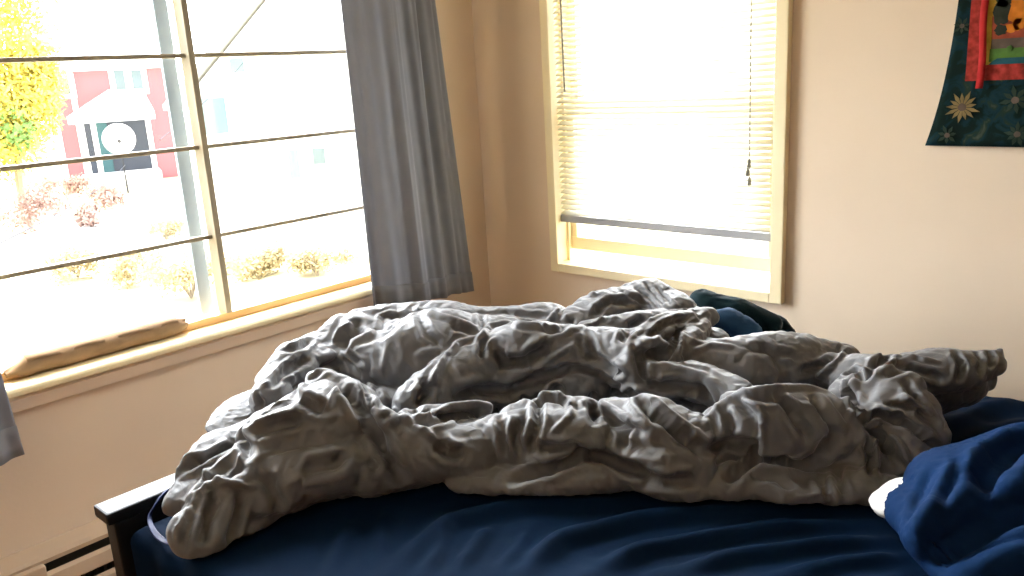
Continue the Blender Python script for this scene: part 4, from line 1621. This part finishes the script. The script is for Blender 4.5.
shr = [
    ('russet leafy shrub under the yellow tree at the picture edge', (20, 175, 32.0, 1.25), HEDGE),
    ('grey brown shrub between the yellow tree and the porch', (56, 142, 41, 0.95), HEDGE),
    ('low russet bush in front of the yellow tree, under the second window bar', (70, 172, 31, 0.6), HEDGE),
    ('red brown bush in front of the porch steps', (105, 162, 36, 0.8), HEDGE),
    ('straw coloured weed clump just above the lowest bar, left of the mullion', (165, 228, 0, 0.62), STRAW),
    ('dry straw coloured bush in the lowest pane, close left of the mullion', (188, 276, 0, 0.8), STRAW),
    ('dry weed clump in the lowest panes, second left from the mullion', (130, 262, 0, 0.75), STRAW),
    ('low straw weeds in the lowest panes, third left from the mullion', (75, 262, 0, 0.65), STRAW),
    ('dry weed bush in the lowest pane, first right of the mullion', (258, 260, 0, 0.6), STRAW),
    ('dry weed bush in the lowest pane, beside the curtain', (316, 262, 0, 0.55), STRAW),
]
for (lb, (px, py, d_, r_), m_) in shr:
    g_ = OUT(px, py, d_) if d_ else P(px, py, GZ + r_ * 0.6)
    b_ = empty('dry_bush', (g_[0], g_[1], GZ), lb, 'bush', 'shrubs and weeds in the yard')
    bm = bmesh.new()
    zc = GZ + r_ * 0.62
    for _ in range(10 if m_ is STRAW else 6):
        leaves(bm, (g_[0] + rs.uniform(-r_, r_) * 0.9, g_[1] + rs.uniform(-r_, r_) * 0.9, zc + rs.uniform(-0.25, 0.25) * r_), r_ * 0.55, 160, 0.06 if m_ is STRAW else 0.1, rs, 0, 0.9, 0.25)
    obj('foliage', bm, m_, b_)
    bm = bmesh.new()
    for k in range(7):
        a_ = k * 0.9
        tube(bm, [(g_[0], g_[1], GZ), (g_[0] + math.cos(a_) * r_ * 0.3, g_[1] + math.sin(a_) * r_ * 0.3, zc), (g_[0] + math.cos(a_) * r_ * 0.7, g_[1] + math.sin(a_) * r_ * 0.7, zc + r_ * 0.4)], [0.02, 0.014, 0.006], 5)
    obj('stems', bm, BARK, b_)

# white neighbouring house to the right of the mullion
D2 = 21.0
ga, gb = OUT(196, 150, D2 + 1.5, GZ), OUT(400, 150, D2 - 1.0, GZ)
FR = Frame(ga, gb)
wh = empty('white_house', tuple(FR.pt(FR.len / 2, -3, GZ)), 'white house with a gable, pale in the glare right of the mullion', 'house')
Wd = FR.len
ze = hz(200, 96)
zp = hz(255, 52)
sp = sx(300)
bm = bmesh.new(); FR.box(bm, 0, Wd, -7, 0, GZ, ze)
FR.poly(bm, [(0, 0, ze), (Wd, 0, ze), (sp, 0, zp + 1.6)], (0, -7, 0))
obj('wall', bm, WHP, wh)
bm = bmesh.new()
for (sa, za_, sb, zb2) in ((-0.5, ze - 0.3, sp, zp + 1.7), (Wd + 0.5, ze - 0.3, sp, zp + 1.7)):
    FR.poly(bm, [(sa, 0.35, za_), (sb, 0.35, zb2), (sb, -7.3, zb2), (sa, -7.3, za_)], (0, 0, 0.14))
obj('roof', bm, ROOF, wh)
for (pa, pb, ya, yb, mm) in ((238, 251, 58, 72, BLUEP), (293, 308, 55, 66, BLUEP), (284, 294, 150, 178, BLUEP), (309, 321, 148, 164, PANE)):
    s0, s1 = sx(pa), sx(pb)
    z0_, z1_ = hz((pa + pb) / 2, yb), hz((pa + pb) / 2, ya)
    bm = bmesh.new(); FR.box(bm, s0 - 0.1, s1 + 0.1, 0, 0.06, z0_ - 0.1, z1_ + 0.1); wf = obj('window', bm, WHP, wh)
    bm = bmesh.new(); FR.box(bm, s0, s1, 0.06, 0.08, z0_, z1_); obj('pane', bm, mm, wf)
s0, s1 = sx(205), sx(226)
bm = bmesh.new(); FR.box(bm, s0, s1, 0.0, 0.5, hz(215, 133), hz(215, 98)); obj('bay', bm, BLUEP, wh)

# added house, its white wall supplies the glare behind the sash window
FR = Frame((-3.5, 7.0), (6.5, 9.0))
nh = empty('glare_backdrop_house', tuple(FR.pt(5, -2, GZ)), 'added white house wall supplying the glare behind the blind of the sash window', 'house')
bm = bmesh.new(); FR.box(bm, 0, FR.len, -5, 0, GZ, 2.2); obj('wall', bm, WHP, nh)
bm = bmesh.new()
FR.poly(bm, [(-0.4, 0.5, 2.1), (-0.4, -5.5, 2.1), (-0.4, -2.5, 4.0)], (FR.len + 0.8, 0, 0))
obj('roof', bm, ROOF, nh)
for s_ in (2.2, 6.9):
    bm = bmesh.new(); FR.box(bm, s_ - 0.1, s_ + 1.1, 0, 0.06, -0.6, 0.9); wf = obj('window', bm, WHP, nh)
    bm = bmesh.new(); FR.box(bm, s_, s_ + 1.0, 0.06, 0.08, -0.5, 0.8); obj('pane', bm, PANE, wf)

# cables
for (lb, a_, b_, sag) in (('thin grey cable slanting up through the lower left panes towards the red house', OUT(-40, 262, 9), OUT(125, 165, 40), 0.2),
                          ('thin grey cable crossing the upper pane right of the mullion to the white house', OUT(160, 140, 13), OUT(244, 62, 20.5), 0.05)):
    bm = bmesh.new()
    pts = []
    for i in range(17):
        t = i / 16
        p = np.array(a_) * (1 - t) + np.array(b_) * t
        p[2] -= sag * 4 * t * (1 - t)
        pts.append(p)
    tube(bm, pts, 0.010, 6)
    o = obj('utility_cable', bm, WIRE)
    tag(o, lb, 'cable', 'cables across the yard')

# ------------------------------------------------------------------ light: bright hazy sky, soft sun outside
w = bpy.data.worlds.new('sky')
sc.world = w
w.use_nodes = True
nt = w.node_tree
bg = nt.nodes['Background']
tc = nt.nodes.new('ShaderNodeTexCoord')
# hazy bright sky towards the veiled sun, dimmer in the opposite half
dotn = nt.nodes.new('ShaderNodeVectorMath')
dotn.operation = 'DOT_PRODUCT'
dotn.inputs[1].default_value = Vector((-0.78, 0.50, 0.36)).normalized()
nt.links.new(tc.outputs['Generated'], dotn.inputs[0])
mr = nt.nodes.new('ShaderNodeMapRange')
mr.interpolation_type = 'SMOOTHSTEP'
mr.inputs['From Min'].default_value = -0.15
mr.inputs['From Max'].default_value = 0.75
mr.inputs['To Min'].default_value = 6.0
mr.inputs['To Max'].default_value = 35.0
nt.links.new(dotn.outputs['Value'], mr.inputs['Value'])
nt.links.new(mr.outputs['Result'], bg.inputs['Strength'])
bg.inputs['Color'].default_value = (0.97, 0.98, 1.0, 1)

# added unseen fill light, lifts the back wall and corner; no fixture
ld = bpy.data.lights.new('fill_light', 'POINT')
ld.energy = 11
ld.color = (1.0, 0.93, 0.82)
ld.shadow_soft_size = 0.16
lo_ = bpy.data.objects.new('fill_light', ld)
col.objects.link(lo_)
lo_.location = (1.5, -3.4, 2.1)
